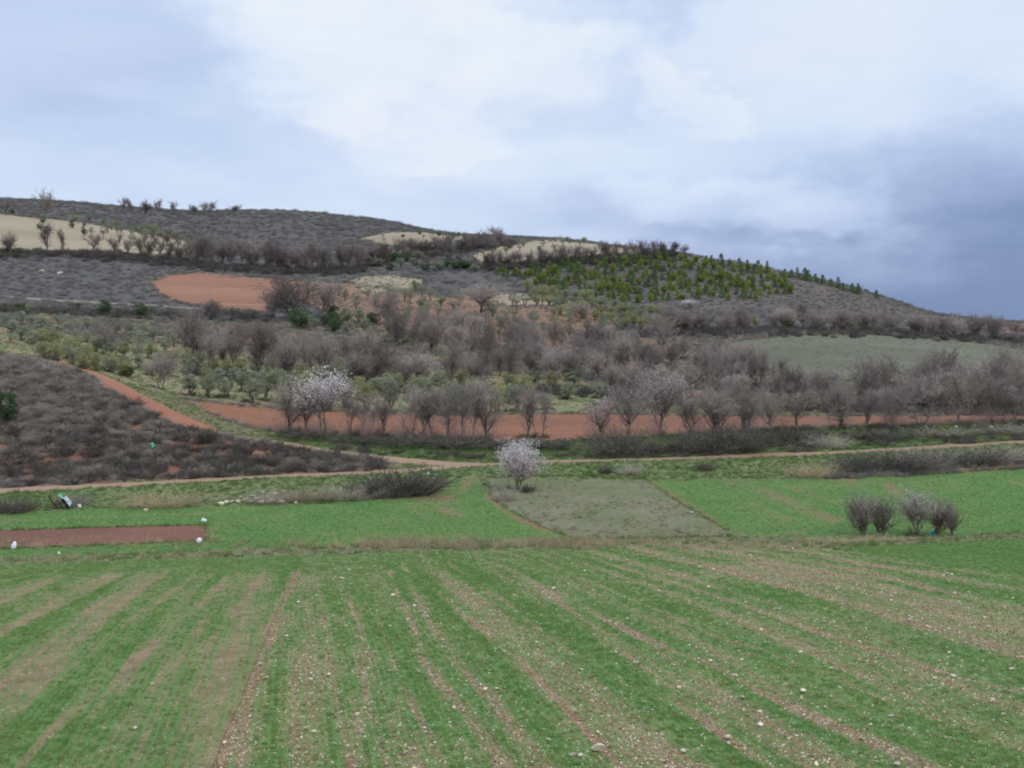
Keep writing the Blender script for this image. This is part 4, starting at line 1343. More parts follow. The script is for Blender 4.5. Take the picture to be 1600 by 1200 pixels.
many(['haze', 'dark', 'haze'], [(1362, 628), (1385, 636), (1435, 634), (1455, 640), (1478, 638), (1500, 642), (1530, 640), (1552, 640), (1575, 640), (1598, 640), (1466, 622), (1570, 622)], 'bare_tree', 'tall bare tree standing against the right part of the pasture', 'tall trees against the pasture', (74, 90), (54, 74))
place('pink', 1512, 640, 84, 66, 'almond_tree', 'pinkish budding tree standing in front of the right part of the pasture', None)

# hedge along the top of the pasture
many(['haze', 'dark', 'haze'], along([(1020, 520), (1110, 518), (1200, 516), (1300, 516), (1400, 520), (1500, 527), (1600, 532)], 22, 8, 3), 'bare_tree', 'bare tree in the hedge along the top of the pasture', 'bare trees in the hedge above the pasture', (28, 44), (36, 56))
many(['olive_y'], [(1230, 514), (1278, 512), (1330, 514), (1180, 510), (1150, 512)], 'olive_tree', 'pale bush in the hedge above the pasture', 'pale bushes in the hedge above the pasture', (14, 20), (26, 36), 'bush')
place('dark', 1490, 516, 30, 24, 'bare_tree', 'dark bare tree breaking the skyline at the far right', None)
place('blossom', 1580, 536, 18, 50, 'almond_tree', 'pale low tree right of the hedge above the pasture', None, variant=2)
place('blossom', 1076, 482, 14, 26, 'almond_tree', 'small pale blossoming tree at the foot of the pine slope', None, variant=0)

# olive terraces
TERR = [(632, 470), (605, 462), (590, 478), (575, 470), (640, 466), (648, 455), (660, 463), (672, 470), (690, 478), (708, 486), (720, 510), (735, 515), (718, 507), (790, 502), (770, 495), (760, 505), (808, 512), (850, 523), (832, 508), (870, 520), (890, 528), (700, 500), (682, 498), (660, 500), (640, 495), (706, 522), (748, 528), (780, 530), (876, 545), (660, 485), (820, 478), (800, 480), (835, 470), (870, 480), (556, 478), (540, 470), (890, 512), (930, 530), (940, 520), (530, 462), (620, 485)]
TERR += within([(520, 470), (640, 462), (760, 480), (900, 480), (950, 520), (880, 545), (700, 520), (560, 498)], 26, 20)
many(['olive_open', 'olive_open', 'olive'], TERR, 'olive_tree', 'small open olive tree on the red terraces', 'olives on the red terraces', (18, 25), (18, 27))
many(['olive_y', 'olive_y', 'olive'], within([(820, 455), (880, 462), (960, 482), (1060, 500), (1100, 512), (1060, 520), (960, 515), (900, 500), (840, 480)], 62, 13), 'olive_tree', 'yellow green olive in the dense grove below the pines', 'olives of the grove below the pines', (16, 22), (22, 30))
many(['olive', 'bush', 'olive'], within([(520, 495), (620, 505), (700, 530), (640, 545), (540, 530), (480, 515)], 22, 20), 'olive_tree', 'grey green olive below the purplish round bare tree', 'olives under the terraces', (20, 30), (26, 38))
many(['haze', 'dark'], within([(620, 520), (860, 545), (960, 560), (900, 580), (700, 560), (600, 540)], 20, 26), 'bare_tree', 'bare tree at the foot of the red terraces', 'bare trees at the foot of the terraces', (40, 62), (40, 58))

# upper hedges
many(['far_bare'], along([(200, 402), (250, 405), (300, 410)], 14, 4, 2), 'bare_tree', 'bare tree at the left end of the upper hedge', 'bare trees at the left end of the upper hedge', (28, 38), (22, 32))
many(['far_bare', 'dark', 'bare'], along([(310, 414), (400, 421), (480, 423), (560, 421)], 11, 4, 2), 'bare_tree', 'tall bare tree in the dark upper hedge above the orange field', 'bare trees of the upper hedge', (38, 54), (26, 40))
many(['far_bare', 'olive_open'], within([(120, 360), (200, 365), (300, 380), (420, 398), (420, 408), (280, 398), (150, 385)], 26, 14), 'olive_tree', 'small tree scattered over the pale stubble slope', 'small trees on the upper left stubble', (14, 22), (14, 22))
many(['far_bare', 'dark'], along([(560, 414), (620, 402), (680, 394), (740, 388), (790, 382)], 11, 4, 4), 'bare_tree', 'bare tree in the hedge climbing between stubble fields', 'bare trees of the climbing hedge', (22, 32), (22, 34))
many(['olive', 'far_bare', 'bush'], within([(570, 412), (680, 402), (760, 405), (790, 415), (740, 425), (600, 424)], 22, 14), 'olive_tree', 'grey green bush below the climbing hedge', 'bushes below the climbing hedge', (12, 18), (18, 30), 'bush')
many(['far_bare', 'dark', 'bare'], along([(760, 417), (850, 412), (930, 406), (1000, 400), (1050, 397)], 11, 3, 1.5), 'bare_tree', 'bare tree in the even hedgerow above the young pines', 'bare trees of the hedgerow above the pines', (20, 29), (18, 28))
place('bare', 1070, 398, 16, 24, 'bare_tree', 'last bare tree of the hedgerow, apart on the skyline before the pines', None)
SKY_TREES = [(192, 331, 15, 12), (203, 331, 13, 14), (226, 334, 13, 20), (248, 333, 14, 15), (272, 334, 12, 12), (305, 335, 10, 14), (318, 335, 12, 14), (330, 335, 13, 18), (366, 332, 8, 16), (10, 333, 12, 22)]
for i, (px, py, h, w) in enumerate(SKY_TREES):
    place('far_bare', px, py, h * 1.7, w * 1.4, 'bare_tree', ('small bare tree on the ridge of the dark hill, ' + ('at the left edge' if i == 9 else ORD[i] + ' right of the lone tree')), 'bare trees on the dark ridge')
many(['bush'], [(18, 335), (113, 356), (67, 349), (132, 367), (72, 365), (62, 358)], 'evergreen_bush', 'small dark bush dotted on the left stubble field', 'bushes on the left stubble', (9, 13), (10, 16), 'bush')
many(['olive_y', 'olive'], within([(110, 345), (200, 352), (290, 372), (340, 384), (280, 378), (180, 362)], 16, 12), 'olive_tree', 'pale green bush along the upper edge of the left stubble', 'bushes above the left stubble', (8, 14), (14, 22), 'bush')
many(['olive_open', 'bush'], [(598, 372), (630, 371), (600, 378), (656, 367), (662, 373), (686, 369), (692, 372), (716, 370), (725, 371), (748, 373), (675, 364)], 'evergreen_bush', 'small bush dotted on the middle skyline stubble', 'bushes on the middle stubble', (6, 10), (7, 12), 'bush')
many(['olive_open', 'olive'], [(812, 392), (818, 386), (848, 386), (843, 394), (880, 384), (886, 378), (905, 386), (913, 380), (940, 385), (936, 389), (770, 398), (790, 396), (866, 392)], 'olive_tree', 'small olive on the stubble field above the hedgerow', 'olives on the right stubble', (9, 13), (11, 17))
many(['pine_d'], [(x, y + 5) for x, y in [(1112, 407), (1126, 409), (1140, 411), (1155, 413), (1168, 416), (1184, 417), (1199, 420), (1226, 427), (1236, 429), (1246, 429), (1256, 431), (1262, 434), (1274, 435), (1286, 439), (1298, 442), (1310, 445), (1318, 449), (1331, 451), (1341, 455), (1369, 463)]], 'pine_tree', 'young dark pine on the skyline of the right hill', 'young pines along the skyline', (10, 18), (10, 16), ordered=True)
PINES = within([(770, 428), (900, 410), (1050, 404), (1120, 415), (1200, 428), (1240, 442), (1235, 462), (1180, 470), (1080, 470), (1000, 474), (930, 470), (860, 452), (800, 440)], 270, 5.6, 1.3)
many(['pine', 'pine_d', 'pine', 'pine', 'pine_d'], PINES, 'pine_tree', 'young green pine in the plantation on the right hill', 'young pines of the plantation', (8, 15), (8, 15))

# ------------------------------------------------------------------ shrubs, brambles and heaps along the track
BR = [
    (BRAMBLE_L, 258, 792, 26, 108, 'dry_bramble', 'long pale dry bramble mound on the left verge', 50),
    (BRAMBLE, 420, 786, 20, 70, 'dry_bramble', 'grey bramble over the stones on the verge', 40),
    (BRAMBLE_L, 480, 783, 20, 80, 'dry_bramble', 'pale bramble in the middle of the verge', 40),
    (BRAMBLE, 545, 780, 22, 90, 'dry_bramble', 'grey bramble left of the dark brush heap', 45),
    (BRAMBLE_D, 596, 776, 30, 80, 'brush_heap', 'left part of the heap of dark cut branches', 50),
    (BRAMBLE_D, 638, 772, 40, 96, 'brush_heap', 'high heap of dark cut branches beside the track', 60),
    (BRAMBLE, 662, 770, 28, 50, 'brush_heap', 'right end of the heap of cut branches', 40),
    (BRAMBLE, 122, 790, 22, 34, 'dry_bramble', 'small grey bramble behind the rubbish heap', None),
    (BRAMBLE_D, 20, 800, 22, 60, 'dry_bramble', 'dark bramble over the hollow at the left edge', None),
    (BRAMBLE_L, 1268, 744, 22, 66, 'dry_bramble', 'tan bramble at the left end of the right hand hedge', None),
    (BRAMBLE_D, 1336, 740, 30, 60, 'dry_bramble', 'dark bramble right of the tan one on the verge', None),
    (BRAMBLE_D, 1392, 738, 32, 100, 'dry_bramble', 'long dark bramble in the middle of the right hand hedge', 50),
    (BRAMBLE, 1446, 732, 36, 96, 'dry_bramble', 'highest bramble of the right hand hedge', 50),
    (BRAMBLE_D, 1512, 727, 26, 100, 'dry_bramble', 'low dark bramble towards the right edge', 45),
    (BRAMBLE, 1580, 721, 26, 100, 'dry_bramble', 'bramble at the right edge above the green field', 45),
    (BRAMBLE_D, 1102, 735, 14, 26, 'dry_bramble', 'small dark bramble under the track left of the hedge', None),
    (BRAMBLE, 985, 741, 16, 36, 'dry_bramble', 'grey heap of dead stems below the track', None),
    (BRAMBLE_D, 945, 740, 14, 18, 'dry_bramble', 'small dark clump of dead stems below the track, right of the almond', None),
    (BRAMBLE, 552, 724, 20, 22, 'dry_bramble', 'pale shrub at the tip of the scrub slope between the lanes', None),
    (BRAMBLE_D, 322, 692, 24, 30, 'dry_bramble', 'dark bush at the top of the eroded red bank', None),
    (BRAMBLE_D, 968, 712, 40, 80, 'dark_thicket', 'dark thicket on the bank below the pinkish tree', None),
    (BRAMBLE_D, 1030, 708, 16, 50, 'dark_thicket', 'low thicket on the bank right of the lightly blossoming tree', None),
    (BRAMBLE_D, 1098, 708, 40, 80, 'dark_thicket', 'left half of the big dark thicket on the bank', None),
    (BRAMBLE_D, 1152, 704, 40, 80, 'dark_thicket', 'right half of the big dark thicket on the bank', None),
    (BRAMBLE_D, 1244, 690, 22, 60, 'dark_thicket', 'dark thicket at the foot of the low forking tree', None),
    (BRAMBLE, 1290, 698, 20, 64, 'dark_thicket', 'grey bramble on the bank below the fan shaped tree', None),
    (BRAMBLE_D, 1372, 684, 12, 80, 'dark_thicket', 'low dark bramble on the bank right of the fan shaped tree', None),
    (BRAMBLE, 1470, 680, 12, 90, 'dark_thicket', 'grey bramble on the right part of the bank', None),
    (BRAMBLE, 1560, 676, 14, 90, 'dark_thicket', 'grey bramble on the bank at the right edge', None),
    (BRAMBLE_D, 560, 690, 9, 80, 'dark_thicket', 'dark bramble under the bare trees right of the tall almond', None),
    (BRAMBLE_D, 630, 694, 11, 84, 'dark_thicket', 'dark bramble at the foot of the middle of the row', None),
    (BRAMBLE_D, 700, 697, 12, 84, 'dark_thicket', 'dark bramble under the broad bare tree of the row', None),
    (BRAMBLE_D, 764, 698, 11, 70, 'dark_thicket', 'dark bramble under the large leaning tree of the row', None),
    (BRAMBLE_D, 480, 685, 8, 70, 'dark_thicket', 'dark bramble below the left end of the row', None),
    (BRAMBLE_D, 850, 698, 9, 80, 'dark_thicket', 'low bramble below the upright pair in the gap', None),
    (BRAMBLE, 790, 782, 22, 34, 'dry_bramble', 'brown dead stems at the foot of the white almond', None),
    (BRAMBLE_L, 1380, 846, 10, 80, 'dry_bramble', 'low dry growth at the foot of the leafless shrubs', 30),
    (BRAMBLE_L, 1300, 849, 10, 70, 'dry_bramble', 'low dry growth on the ditch left of the leafless shrubs', 30),
]
for i, (ms, px, py, h, w, name, label, d) in enumerate(BR):
    place_mesh(ms, px, py, h, w, name, label, 'heap' if 'heap' in name else 'bramble', None, i, d)

# ------------------------------------------------------------------ stones
ROCKS = [rock(500 + i, 'limestone', (0.7, 0.55, 0.8)[i % 3]) for i in range(9)]


def stone(px, py, wpx, label, group, k, pos=None, size=None, name='field_stone'):
    P = hit(px, py) if pos is None else pos
    w = size if size else wpx * P[1] / F
    o = link(name, ROCKS[k % len(ROCKS)], None, label, 'stone', group)
    o.location = (P[0], P[1], P[2] + w * 0.16)
    o.rotation_euler = (random.uniform(-.25, .25), random.uniform(-.25, .25), random.uniform(0, 6.28))
    o.scale = (w, w * random.uniform(0.65, 1), w * random.uniform(0.6, 0.95))
    return o


NEAR = [(908, 1182, 12), (857, 1156, 9), (947, 1078, 10), (1061, 1075, 10), (962, 1020, 8), (980, 967, 6), (1110, 1033, 8), (1019, 1110, 8), (1068, 1174, 10), (1137, 1163, 9), (1080, 1140, 8), (1151, 1056, 7), (992, 1036, 7),
        (1255, 1080, 11), (1392, 1120, 11), (1402, 1195, 13), (1299, 1045, 9), (1582, 936, 8), (1492, 928, 8), (1521, 995, 8), (1275, 1195, 12), (1483, 1021, 8), (1468, 1034, 8), (1251, 1020, 9), (1480, 897, 7), (1474, 899, 6), (1487, 898, 6),
        (788, 1019, 9), (569, 1107, 8), (709, 1106, 8), (679, 1161, 6), (692, 1000, 6), (490, 1144, 9), (485, 1062, 8), (758, 1077, 9), (514, 1054, 7), (237, 1069, 6), (211, 1138, 8), (162, 1139, 6), (307, 1044, 5), (1580, 1046, 7), (1599, 1078, 8), (1460, 1060, 8), (1438, 1078, 7), (1360, 1133, 8), (1360, 1125, 7)]
stone(935, 1171, 26, 'largest pale limestone block lying at the bottom centre of the field', None, 2)
G_ST = 'limestones strewn over the striped field'
L_ST = 'pale limestone lying among the sprouts of the striped field'
for i, (px, py, w) in enumerate(NEAR):
    stone(px, py, w, L_ST, G_ST, i)
FRONT = find('striped stony')
LEFTF = find('finely drilled')
cand = on_region(FRONT, 4000, 1.6, 20)
cand[:, 2] = land(cand[:, 0], cand[:, 1])
dn = wheat_density(cand[:, 0], cand[:, 1])
cand = cand[rng.random(len(cand)) < np.clip(1.15 - dn, 0.12, 1)]
for i in range(235):
    s = 0.055 + 0.11 * random.random() ** 2.2
    stone(0, 0, 0, L_ST, G_ST, i, cand[i], s * (1 + max(0, cand[i][1] - 25) * 0.012))
for i, (px, py, w) in enumerate([(353, 787, 9), (362, 785, 8), (372, 786, 10), (384, 783, 9), (392, 786, 10), (401, 781, 8), (408, 786, 9), (418, 778, 8), (424, 785, 12), (432, 781, 9), (440, 786, 11), (452, 783, 8), (448, 776, 7), (396, 776, 7), (430, 773, 7), (376, 778, 7), (412, 771, 6), (345, 789, 8), (443, 769, 7), (462, 787, 7), (470, 779, 6)]):
    stone(px, py, w * 1.4, 'pale rubble stone in the heap on the left verge', 'rubble stones on the verge', i, name='rubble_stone')
for i, (px, py, w, label) in enumerate([
        (1081, 802, 8, 'single pinkish stone at the edge of the fallow plot'), (888, 842, 7, 'single pale stone on the ditch below the fallow plot'),
        (228, 798, 8, 'flat pale stone at the top edge of the green field'), (1494, 668, 7, 'pale stone on the bank below the right hand bare trees'),
        (1512, 663, 8, 'larger pale stone right of the one on the right hand bank'), (1548, 668, 8, 'pale stone on the bank near the right edge'),
        (1332, 670, 6, 'small white stone by the fan shaped tree'), (1328, 681, 5, 'white stone on the grass below the fan shaped tree'),
        (94, 428, 9, 'pale boulder on the grey slope left of the orange field'), (66, 427, 14, 'low grey rock outcrop on the grey slope at the far left')]):
    stone(px, py, w, label, None, i)

# ------------------------------------------------------------------ litter and rubbish
def crumpled(seed, mat, sx=1.0, sy=0.7, sz=0.8):
    import bmesh
    r = np.random.default_rng(seed)
    bm = bmesh.new()
    bmesh.ops.create_icosphere(bm, subdivisions=3, radius=0.5)
    for v in bm.verts:
        c = v.co.copy()
        k = 0.40 + 1.2 * float(fbm(np.array([c.x * 3.1 + seed]), np.array([c.y * 3.1 + c.z * 4.3]), seed, 3)[0])
        if c.z > 0.25:
            k *= 1.0 + 0.5 * (c.z - 0.25) / 0.25 * r.uniform(0.2, 1)      # knotted, torn upper end
        v.co = Vector((c.x * k * sx, c.y * k * sy, max(c.z * k * sz, -0.28)))
    me = bpy.data.meshes.new('bag')
    bm.to_mesh(me)
    bm.free()
    me.materials.append(MATS[mat])
    return me


for i, (px, py, h, w, mat, label) in enumerate([
        (238, 704, 12, 9, 'plastic_green', 'green plastic bag caught in the grey scrub slope'),
        (22, 857, 11, 10, 'plastic_white', 'white plastic bag on the bare plot at the left edge'),
        (311, 848, 8, 9, 'plastic_white', 'white bag at the right end of the bare plot'),
        (318, 815, 6, 7, 'plastic_white', 'small white scrap above the right end of the bare plot'),
        (124, 793, 6, 8, 'plastic_white', 'pale scrap of plastic right of the rubbish heap'),
        (1457, 836, 9, 12, 'plastic_blue', 'turquoise blue bag under the dark shrub on the ditch'),
        (1299, 731, 7, 7, 'plastic_white', 'white scrap caught in the right hand bramble hedge'),
        (92, 866, 5, 5, 'plastic_white', 'tiny white scrap on the dry strip below the bare plot'),
        (90, 774, 8, 10, 'plastic_green', 'green plastic bag on top of the rubbish heap'),
        (670, 750, 4, 5, 'plastic_white', 'white speck of litter on the brush heap')]):
    P = hit(95, 795) if 'top of' in label else hit(px, py)
    k = P[1] / F
    o = link('plastic_bag', crumpled(900 + i, mat), None, label, 'bag')
    o.scale = (w * k * 1.15, w * k, h * k * 1.15)
    o.location = (P[0], P[1], P[2] + h * k * 0.32 + (0.85 if 'top of' in label else 0.5 if 'speck' in label else 0.12 if 'scrub' in label else 0))
    o.rotation_euler = (0, 0, random.uniform(0, 6))


def debris():
    P = hit(95, 795)
    root = link('rubbish_heap', None, None, 'heap of old boards and grey sheeting dumped on the left verge', 'heap')
    root.location = tuple(P)
    for i in range(9):
        b = MB()
        L = random.uniform(0.9, 1.5)
        w = random.uniform(0.10, 0.18)
        c = 0.5 * (i - 4) * 0.32
        lean = random.uniform(0.5, 0.9) * (1 if i % 2 else -1)
        p0 = Vector((c - lean * 0.5, random.uniform(-.3, .3), -0.05))
        p1 = Vector((c + lean * 0.35, random.uniform(-.2, .4), random.uniform(0.6, 1.05)))
        d = (p1 - p0).normalized()
        a = d.cross(Vector((0, 1, 0.2))).normalized() * w / 2
        n = d.cross(a).normalized() * 0.02
        k = len(b.v)
        b.v += [p0 - a - n, p0 + a - n, p0 + a + n, p0 - a + n, p1 - a - n, p1 + a - n, p1 + a + n, p1 - a + n]
        b.f += [(0, 1, 2, 3), (7, 6, 5, 4), (0, 4, 5, 1), (1, 5, 6, 2), (2, 6, 7, 3), (3, 7, 4, 0)]
        b.mi += [0] * 6
        link('board', b.mesh('board', ['old_wood' if i % 3 else 'black_rubber']), root)
    n = 9
    V, fc = [], []
    for i in range(n):
        for j in range(n):
            u, v = i / (n - 1), j / (n - 1)
            V.append((0.15 + 0.75 * u, -0.35 + 0.8 * v, 0.98 - 0.55 * u ** 1.6 + 0.10 * math.sin(5 * u + 7 * v) - 0.25 * abs(v - 0.5)))
    for i in range(n - 1):
        for j in range(n - 1):
            fc.append((i * n + j, (i + 1) * n + j, (i + 1) * n + j + 1, i * n + j + 1))
    sh = link('sheet', mesh_np('sheet', V, fc, [MATS['grey_sheet']], True), root)
    so = sh.modifiers.new('thickness', 'SOLIDIFY')
    so.thickness = 0.012


debris()

# ------------------------------------------------------------------ cover nobody could count
WHEAT = [tuft(600 + i, 14, 'wheat_leaf', 0.9, 0.10, 0.55, 0.4) for i in range(4)]
GRASS = [tuft(610 + i, 26, 'grass_leaf', 0.8, 0.07, 0.5, 0.3) for i in range(3)]
DRY = [tuft(620 + i, 34, 'straw', 0.7, 0.035, 0.4, 0.3) for i in range(3)]
SCRUB = [bramble(630 + i, 70, 'dark_scrub', 0.7, 0.035, 3, 'dark_scrub') for i in range(3)]
DARK = [bramble(633 + i, 80, 'bramble_dark', 0.7, 0.035, 3, 'bramble_dark') for i in range(2)]
HILLS = [bramble(636 + i, 70, 'hill_brush', 0.7, 0.035, 3, 'hill_brush') for i in range(3)]
SCRUB2 = [bramble(640 + i, 60, 'dry_scrub', 0.7, 0.035, 2, 'dry_scrub') for i in range(2)]
PEB = [rock(650 + i, 'limestone', 0.65) for i in range(4)]
CLOD = [rock(660 + i, 'clod', 0.7) for i in range(4)]


def front(n, power, fn, keys):
    P = on_region(keys, n, power, 40)
    P[:, 2] = land(P[:, 0], P[:, 1]) + (fbm(P[:, 0] * 1.7, P[:, 1] * 1.7, 77, 3) - 0.5) * 0.10
    d = wheat_density(P[:, 0], P[:, 1])
    P[:, 2] -= 0.05 * (1 - d)
    keep = rng.random(n) < fn(d)
    return P[keep], d[keep]


# wheat stands in drilled rows
P, d = front(120000, 1.2, lambda d: np.clip((d - 0.22) * 1.5, 0, 0.85), FRONT + LEFTF)
s = P[:, 0] - ROW_SLOPE * P[:, 1]
ds = np.round(s / 0.17) * 0.17 + rng.normal(0, 0.025, len(s)) - s
P[:, 0] += ds
n = len(P)
sz = (0.05 + 0.05 * d) * rng.uniform(0.7, 1.3, n) * (1 + np.clip(P[:, 1] - 25, 0, 40) * 0.012)
scatter('young_wheat', P, turns(n, 0.2), np.column_stack((sz, sz, sz)), WHEAT, 'young green wheat sprouting in rows in the two front fields', 'wheat')
P, d = front(75000, 1.3, lambda d: np.clip(1.15 - d, 0.25, 1) * 0.9, FRONT)
n = len(P)
scatter('pebbles', P, turns(n, 0.5), sizes(n, 0.02, 0.075) * rng.uniform(0.5, 1.0, n)[:, None] ** 1.5, PEB, 'small pale pebbles strewn over the striped field', 'pebbles')
P, d = front(36000, 1.3, lambda d: np.clip(0.75 - d, 0, 1) ** 1.0 * 1.3, FRONT)
n = len(P)
scatter('soil_clods', P, turns(n, 0.5), sizes(n, 0.03, 0.10), CLOD, 'red brown clods of soil in the bare stripes of the field', 'clods')
P, d = front(12000, 1.3, lambda d: np.clip(1.0 - d, 0.05, 1) * 0.6, LEFTF)
n = len(P)
scatter('pebbles', P, turns(n, 0.5), sizes(n, 0.015, 0.04), PEB, 'fine pale pebbles in the finely drilled left field', 'pebbles')

# valley fields
VAL = find('smooth green') + find('green wheat field on the valley') + find('sloping green')
P = on_region(VAL, 60000, 0.8)
d = valley_density(P[:, 0], P[:, 1])
P = P[rng.random(len(P)) < d]
n = len(P)
scatter('young_wheat', P, turns(n, 0.2), sizes(n, 0.07, 0.14, 0.8), WHEAT, 'young green wheat in the valley fields', 'wheat')

# dry grass on the ditch
P = on_region(find('narrow strip'), 2600, 0)
n = len(P)
scatter('dry_grass', P, turns(n, 0.15), sizes(n, 0.15, 0.4, 0.9), DRY + GRASS[:2], 'dry grass and reeds standing along the ditch', 'grass')
q = [hit(px, random.uniform(846, 858)) for px in np.concatenate((rng.uniform(560, 960, 420), rng.uniform(0, 1300, 300)))]
n = len(q)
scatter('dry_grass', q, turns(n, 0.12), sizes(n, 0.25, 0.5, 1.3), DRY, 'taller tan grass fringe in the middle of the ditch', 'grass')

# verge, bank, fallow plot
P = on_region(find('green grass verge'), 9000, 0)
n = len(P)
scatter('verge_grass', P, turns(n, 0.15), sizes(n, 0.15, 0.4, 0.8), GRASS + GRASS + DRY[:1], 'rough green grass on the verge below the track', 'grass')
P = on_region(find('shaded grassy bank'), 8000, 0)
n = len(P)
scatter('bank_grass', P, turns(n, 0.15), sizes(n, 0.2, 0.5, 0.8), GRASS + DRY[:1], 'rough grass on the bank under the row of bare trees', 'grass')
P = P[rng.random(n) < sstep(fbm(P[:, 0] / 5, P[:, 1] / 5, 91, 3), 0.45, 0.6) * 0.10]
n = len(P)
scatter('bank_scrub', P, turns(n, 0.15), sizes(n, 0.5, 1.1, 0.6), DARK, 'low dark scrub on the bank under the trees', 'scrub')
P = on_region(find('fallow plot'), 5000, 0)
P = P[rng.random(len(P)) < 0.05 + 0.35 * sstep(fbm(P[:, 0] / 4, P[:, 1] / 4, 93, 3), 0.38, 0.62)]
n = len(P)
scatter('dead_weeds', P, turns(n, 0.2), sizes(n, 0.12, 0.32, 0.7), DRY + SCRUB2[:1] + GRASS[:1], 'grey dead weeds on the fallow plot', 'weeds')

# grey scrub of the left slope: thin where the red soil is worn bare
P = on_region(find('steep slope'), 9000, 0)
px, py = project(P[:, 0], P[:, 1], P[:, 2])
bare = fbm(P[:, 0] / 4.0, P[:, 1] / 4.0, 95, 4)
low = sstep(py, 640, 735)
keep = rng.random(len(P)) < np.clip(1.02 - 1.55 * low * sstep(bare, 0.46, 0.58) - 0.15 * low, 0.05, 1)
eroded = (np.hypot((px - 300) / 34, (py - 697) / 12) < 1) | (np.hypot((px - 85) / 60, (py - 716) / 9) < 1) | (np.hypot((px - 580) / 16, (py - 725) / 7) < 1)
keep &= ~(eroded & (rng.random(len(P)) < 0.85))
P = P[keep]
n = len(P)
scatter('slope_scrub', P, turns(n, 0.15), sizes(n, 0.3, 1.0, 0.65), SCRUB + SCRUB + SCRUB2, 'grey tufts of scrub covering the steep left slope', 'scrub')

q = on_region(find('steep slope'), 900, 0)
qx, qy = project(q[:, 0], q[:, 1], q[:, 2])
q = q[rng.random(len(q)) < 0.15 + 0.85 * sstep(qy, 630, 720)]
n = len(q)
scatter('slope_bushes', q, turns(n, 0.15), sizes(n, 0.7, 1.5, 0.7), DARK, 'darker bushes low on the steep left slope', 'scrub')
q = on_region([-2], 9000, 0.3)
n = len(q)
scatter('rough_grass', q, turns(n, 0.15), sizes(n, 0.15, 0.45, 0.8), DRY + GRASS, 'rough dry grass beside the lanes', 'grass')

# scrub of the hills
P = on_region([-1, -3], 30000, 1.0)
P = P[rng.random(len(P)) < 0.6 + 0.4 * sstep(fbm(P[:, 0] / 14, P[:, 1] / 14, 97, 4), 0.35, 0.6)]
n = len(P)
sz = sizes(n, 0.6, 1.5, 0.55) * (0.6 + np.clip(P[:, 1] / 400, 0, 1.6))[:, None]
green = on_region([-3], 4000, 0.5)
m_ = len(green)
scatter('slope_grass', green, turns(m_, 0.15), sizes(m_, 0.5, 1.3, 0.6), GRASS + DRY + SCRUB2[:1], 'olive green and straw tufts on the lower hillside', 'grass')
scatter('hill_scrub', P, turns(n, 0.15), sz, HILLS, 'dark grey scrub covering the hillsides between the fields', 'scrub')
P = on_region(find('grey slope planted'), 5500, 0)
n = len(P)
scatter('pine_slope_scrub', P, turns(n, 0.15), sizes(n, 0.6, 1.3, 0.5), HILLS + SCRUB2, 'low grey scrub between the young pines', 'scrub')
P = on_region(find('grassy ground under') , 6000, 0.5)
n = len(P)
scatter('grove_grass', P, turns(n, 0.15), sizes(n, 0.4, 0.8, 0.6), GRASS + DRY, 'rough grass under the olive trees', 'grass')
P = on_region(find('olive terraces'), 2600, 0.5)
n = len(P)
scatter('terrace_weeds', P, turns(n, 0.15), sizes(n, 0.5, 1.2, 0.6), SCRUB2 + GRASS[:1], 'weeds on the red terraces', 'weeds')

# dark undergrowth that ties the hedges together
pts = []
for line, n in (([(-20, 398), (100, 398), (200, 404), (320, 417), (420, 424), (560, 424)], 700), ([(560, 416), (640, 402), (740, 390), (800, 383)], 260),
                ([(755, 420), (900, 410), (1050, 400)], 320), ([(1010, 524), (1200, 519), (1400, 523), (1600, 536)], 420),
                ([(300, 585), (450, 600), (700, 612), (900, 612), (1000, 625)], 500), ([(960, 600), (1200, 610), (1280, 605)], 260), ([(1210, 636), (1400, 644), (1610, 644)], 320), ([(-20, 485), (150, 492), (320, 495), (420, 498)], 300)):
    D = densify(line, 6)
    for _ in range(n):
        x, y = random.choice(D)
        pts.append(hit(x + random.uniform(-6, 6), y + random.gauss(0, 3.0)))
P = np.array(pts)
n = len(P)
sz = sizes(n, 1.0, 2.2, 0.75) * (0.5 + P[:, 1] / 420)[:, None]
scatter('hedge_undergrowth', P, turns(n, 0.15), sz, DARK, 'dark undergrowth along the foot of the hedges and thickets', 'undergrowth')

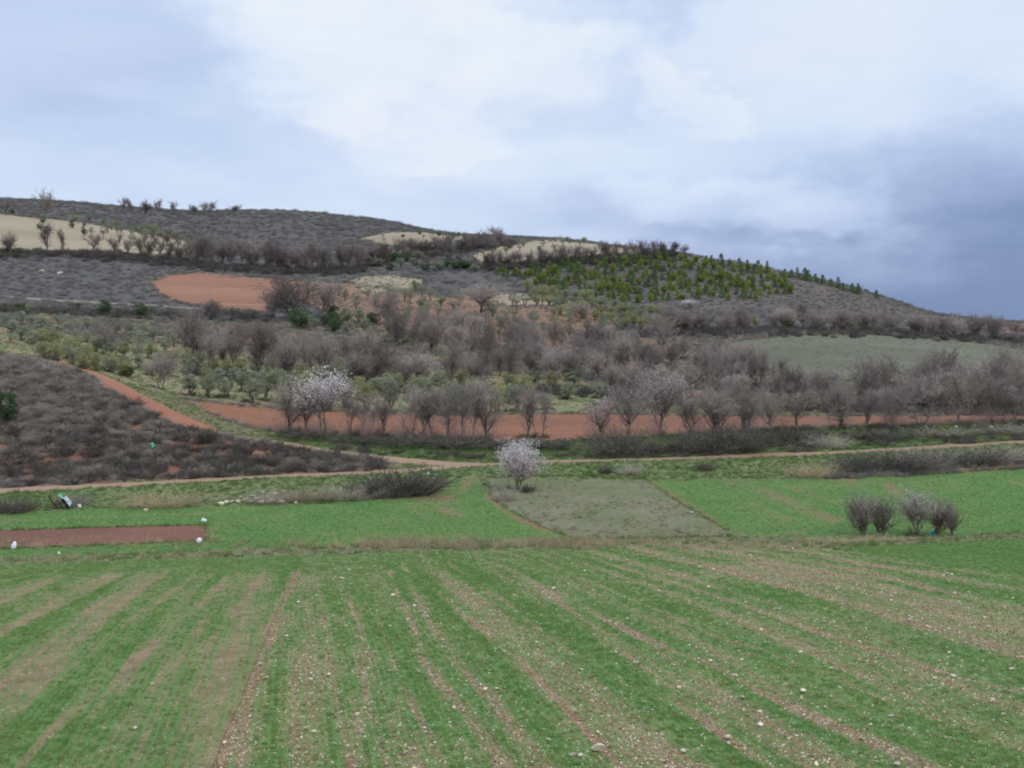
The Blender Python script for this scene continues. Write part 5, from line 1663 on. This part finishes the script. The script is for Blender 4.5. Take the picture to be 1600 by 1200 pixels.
# thin shoots between the trunks of the roadside row
SHOOT = [bramble(670 + i, 26, 'twig_red', 0.0, 0.012) for i in range(2)] + [bramble(672, 26, 'twig', 0.0, 0.012)]
D = densify([(430, 675), (500, 680), (600, 684), (700, 688), (780, 690)], 6) * 2 + densify([(920, 690), (1000, 684), (1200, 674), (1400, 668), (1600, 660)], 6)
P = np.array([hit(x + random.uniform(-6, 6), y + random.uniform(-4, 2)) for x, y in random.choices(D, k=190)])
n = len(P)
scatter('row_shoots', P, turns(n, 0.08), sizes(n, 0.8, 1.8, 1.7), SHOOT, 'thin reddish shoots between the trunks of the roadside row', 'shoots')

# weeds that fray the edges of the far plots
pts, nearpts = [], []
for name, mat, poly, label in REGIONS:
    if mat in ('red_field', 'beige', 'pasture', 'terrace', 'tilled', 'red_soil', 'fallow', 'orchard_soil'):
        for x, y in densify(poly + [poly[0]], 2.2):
            if -60 < x < 1660:
                near = mat in ('tilled', 'fallow')
                for _ in range(1):
                    p = hit(x + random.uniform(-2, 2), y + random.gauss(0, 0.5 if near else 1.0))
                    (nearpts if near else pts).append((*p, 0.3 if near else 0.35 + p[1] / 420))
P = np.array(nearpts)
n = len(P)
scatter('edge_grass', P[:, :3], turns(n, 0.2), sizes(n, 0.5, 1.3, 0.8) * P[:, 3:4], GRASS + DRY[:1], 'grass fraying the edges of the valley plots', 'grass')
P = np.array(pts)
n = len(P)
scatter('edge_weeds', P[:, :3], turns(n, 0.2), sizes(n, 0.4, 1.2, 0.8) * P[:, 3:4], HILLS[:2] + SCRUB2[:1] + DRY[:1] + GRASS[:1], 'weeds and low scrub fraying the edges of the plots', 'weeds')
P = on_region(find('pale grey green pasture'), 3500, 0)
n = len(P)
scatter('pasture_grass', P, turns(n, 0.2), sizes(n, 0.3, 0.9, 0.35), DRY + GRASS[:1], 'thin dry grass over the right pasture', 'grass')

# dark tufts added at the tree feet, standing in for contact shade
B = np.array(BASES)
B = np.repeat(B, 4, axis=0)
n = len(B)
P = B[:, :3].copy()
P[:, :2] += rng.normal(0, 0.16, (n, 2)) * B[:, 3:4]
P[:, 2] = land(P[:, 0], P[:, 1])
scatter('tree_foot_shade_tufts', P, turns(n, 0.2), sizes(n, 0.5, 1.3, 0.6), DARK + GRASS[:1], 'dark weeds and grass added as contact shade round the feet of the trees', 'weeds')
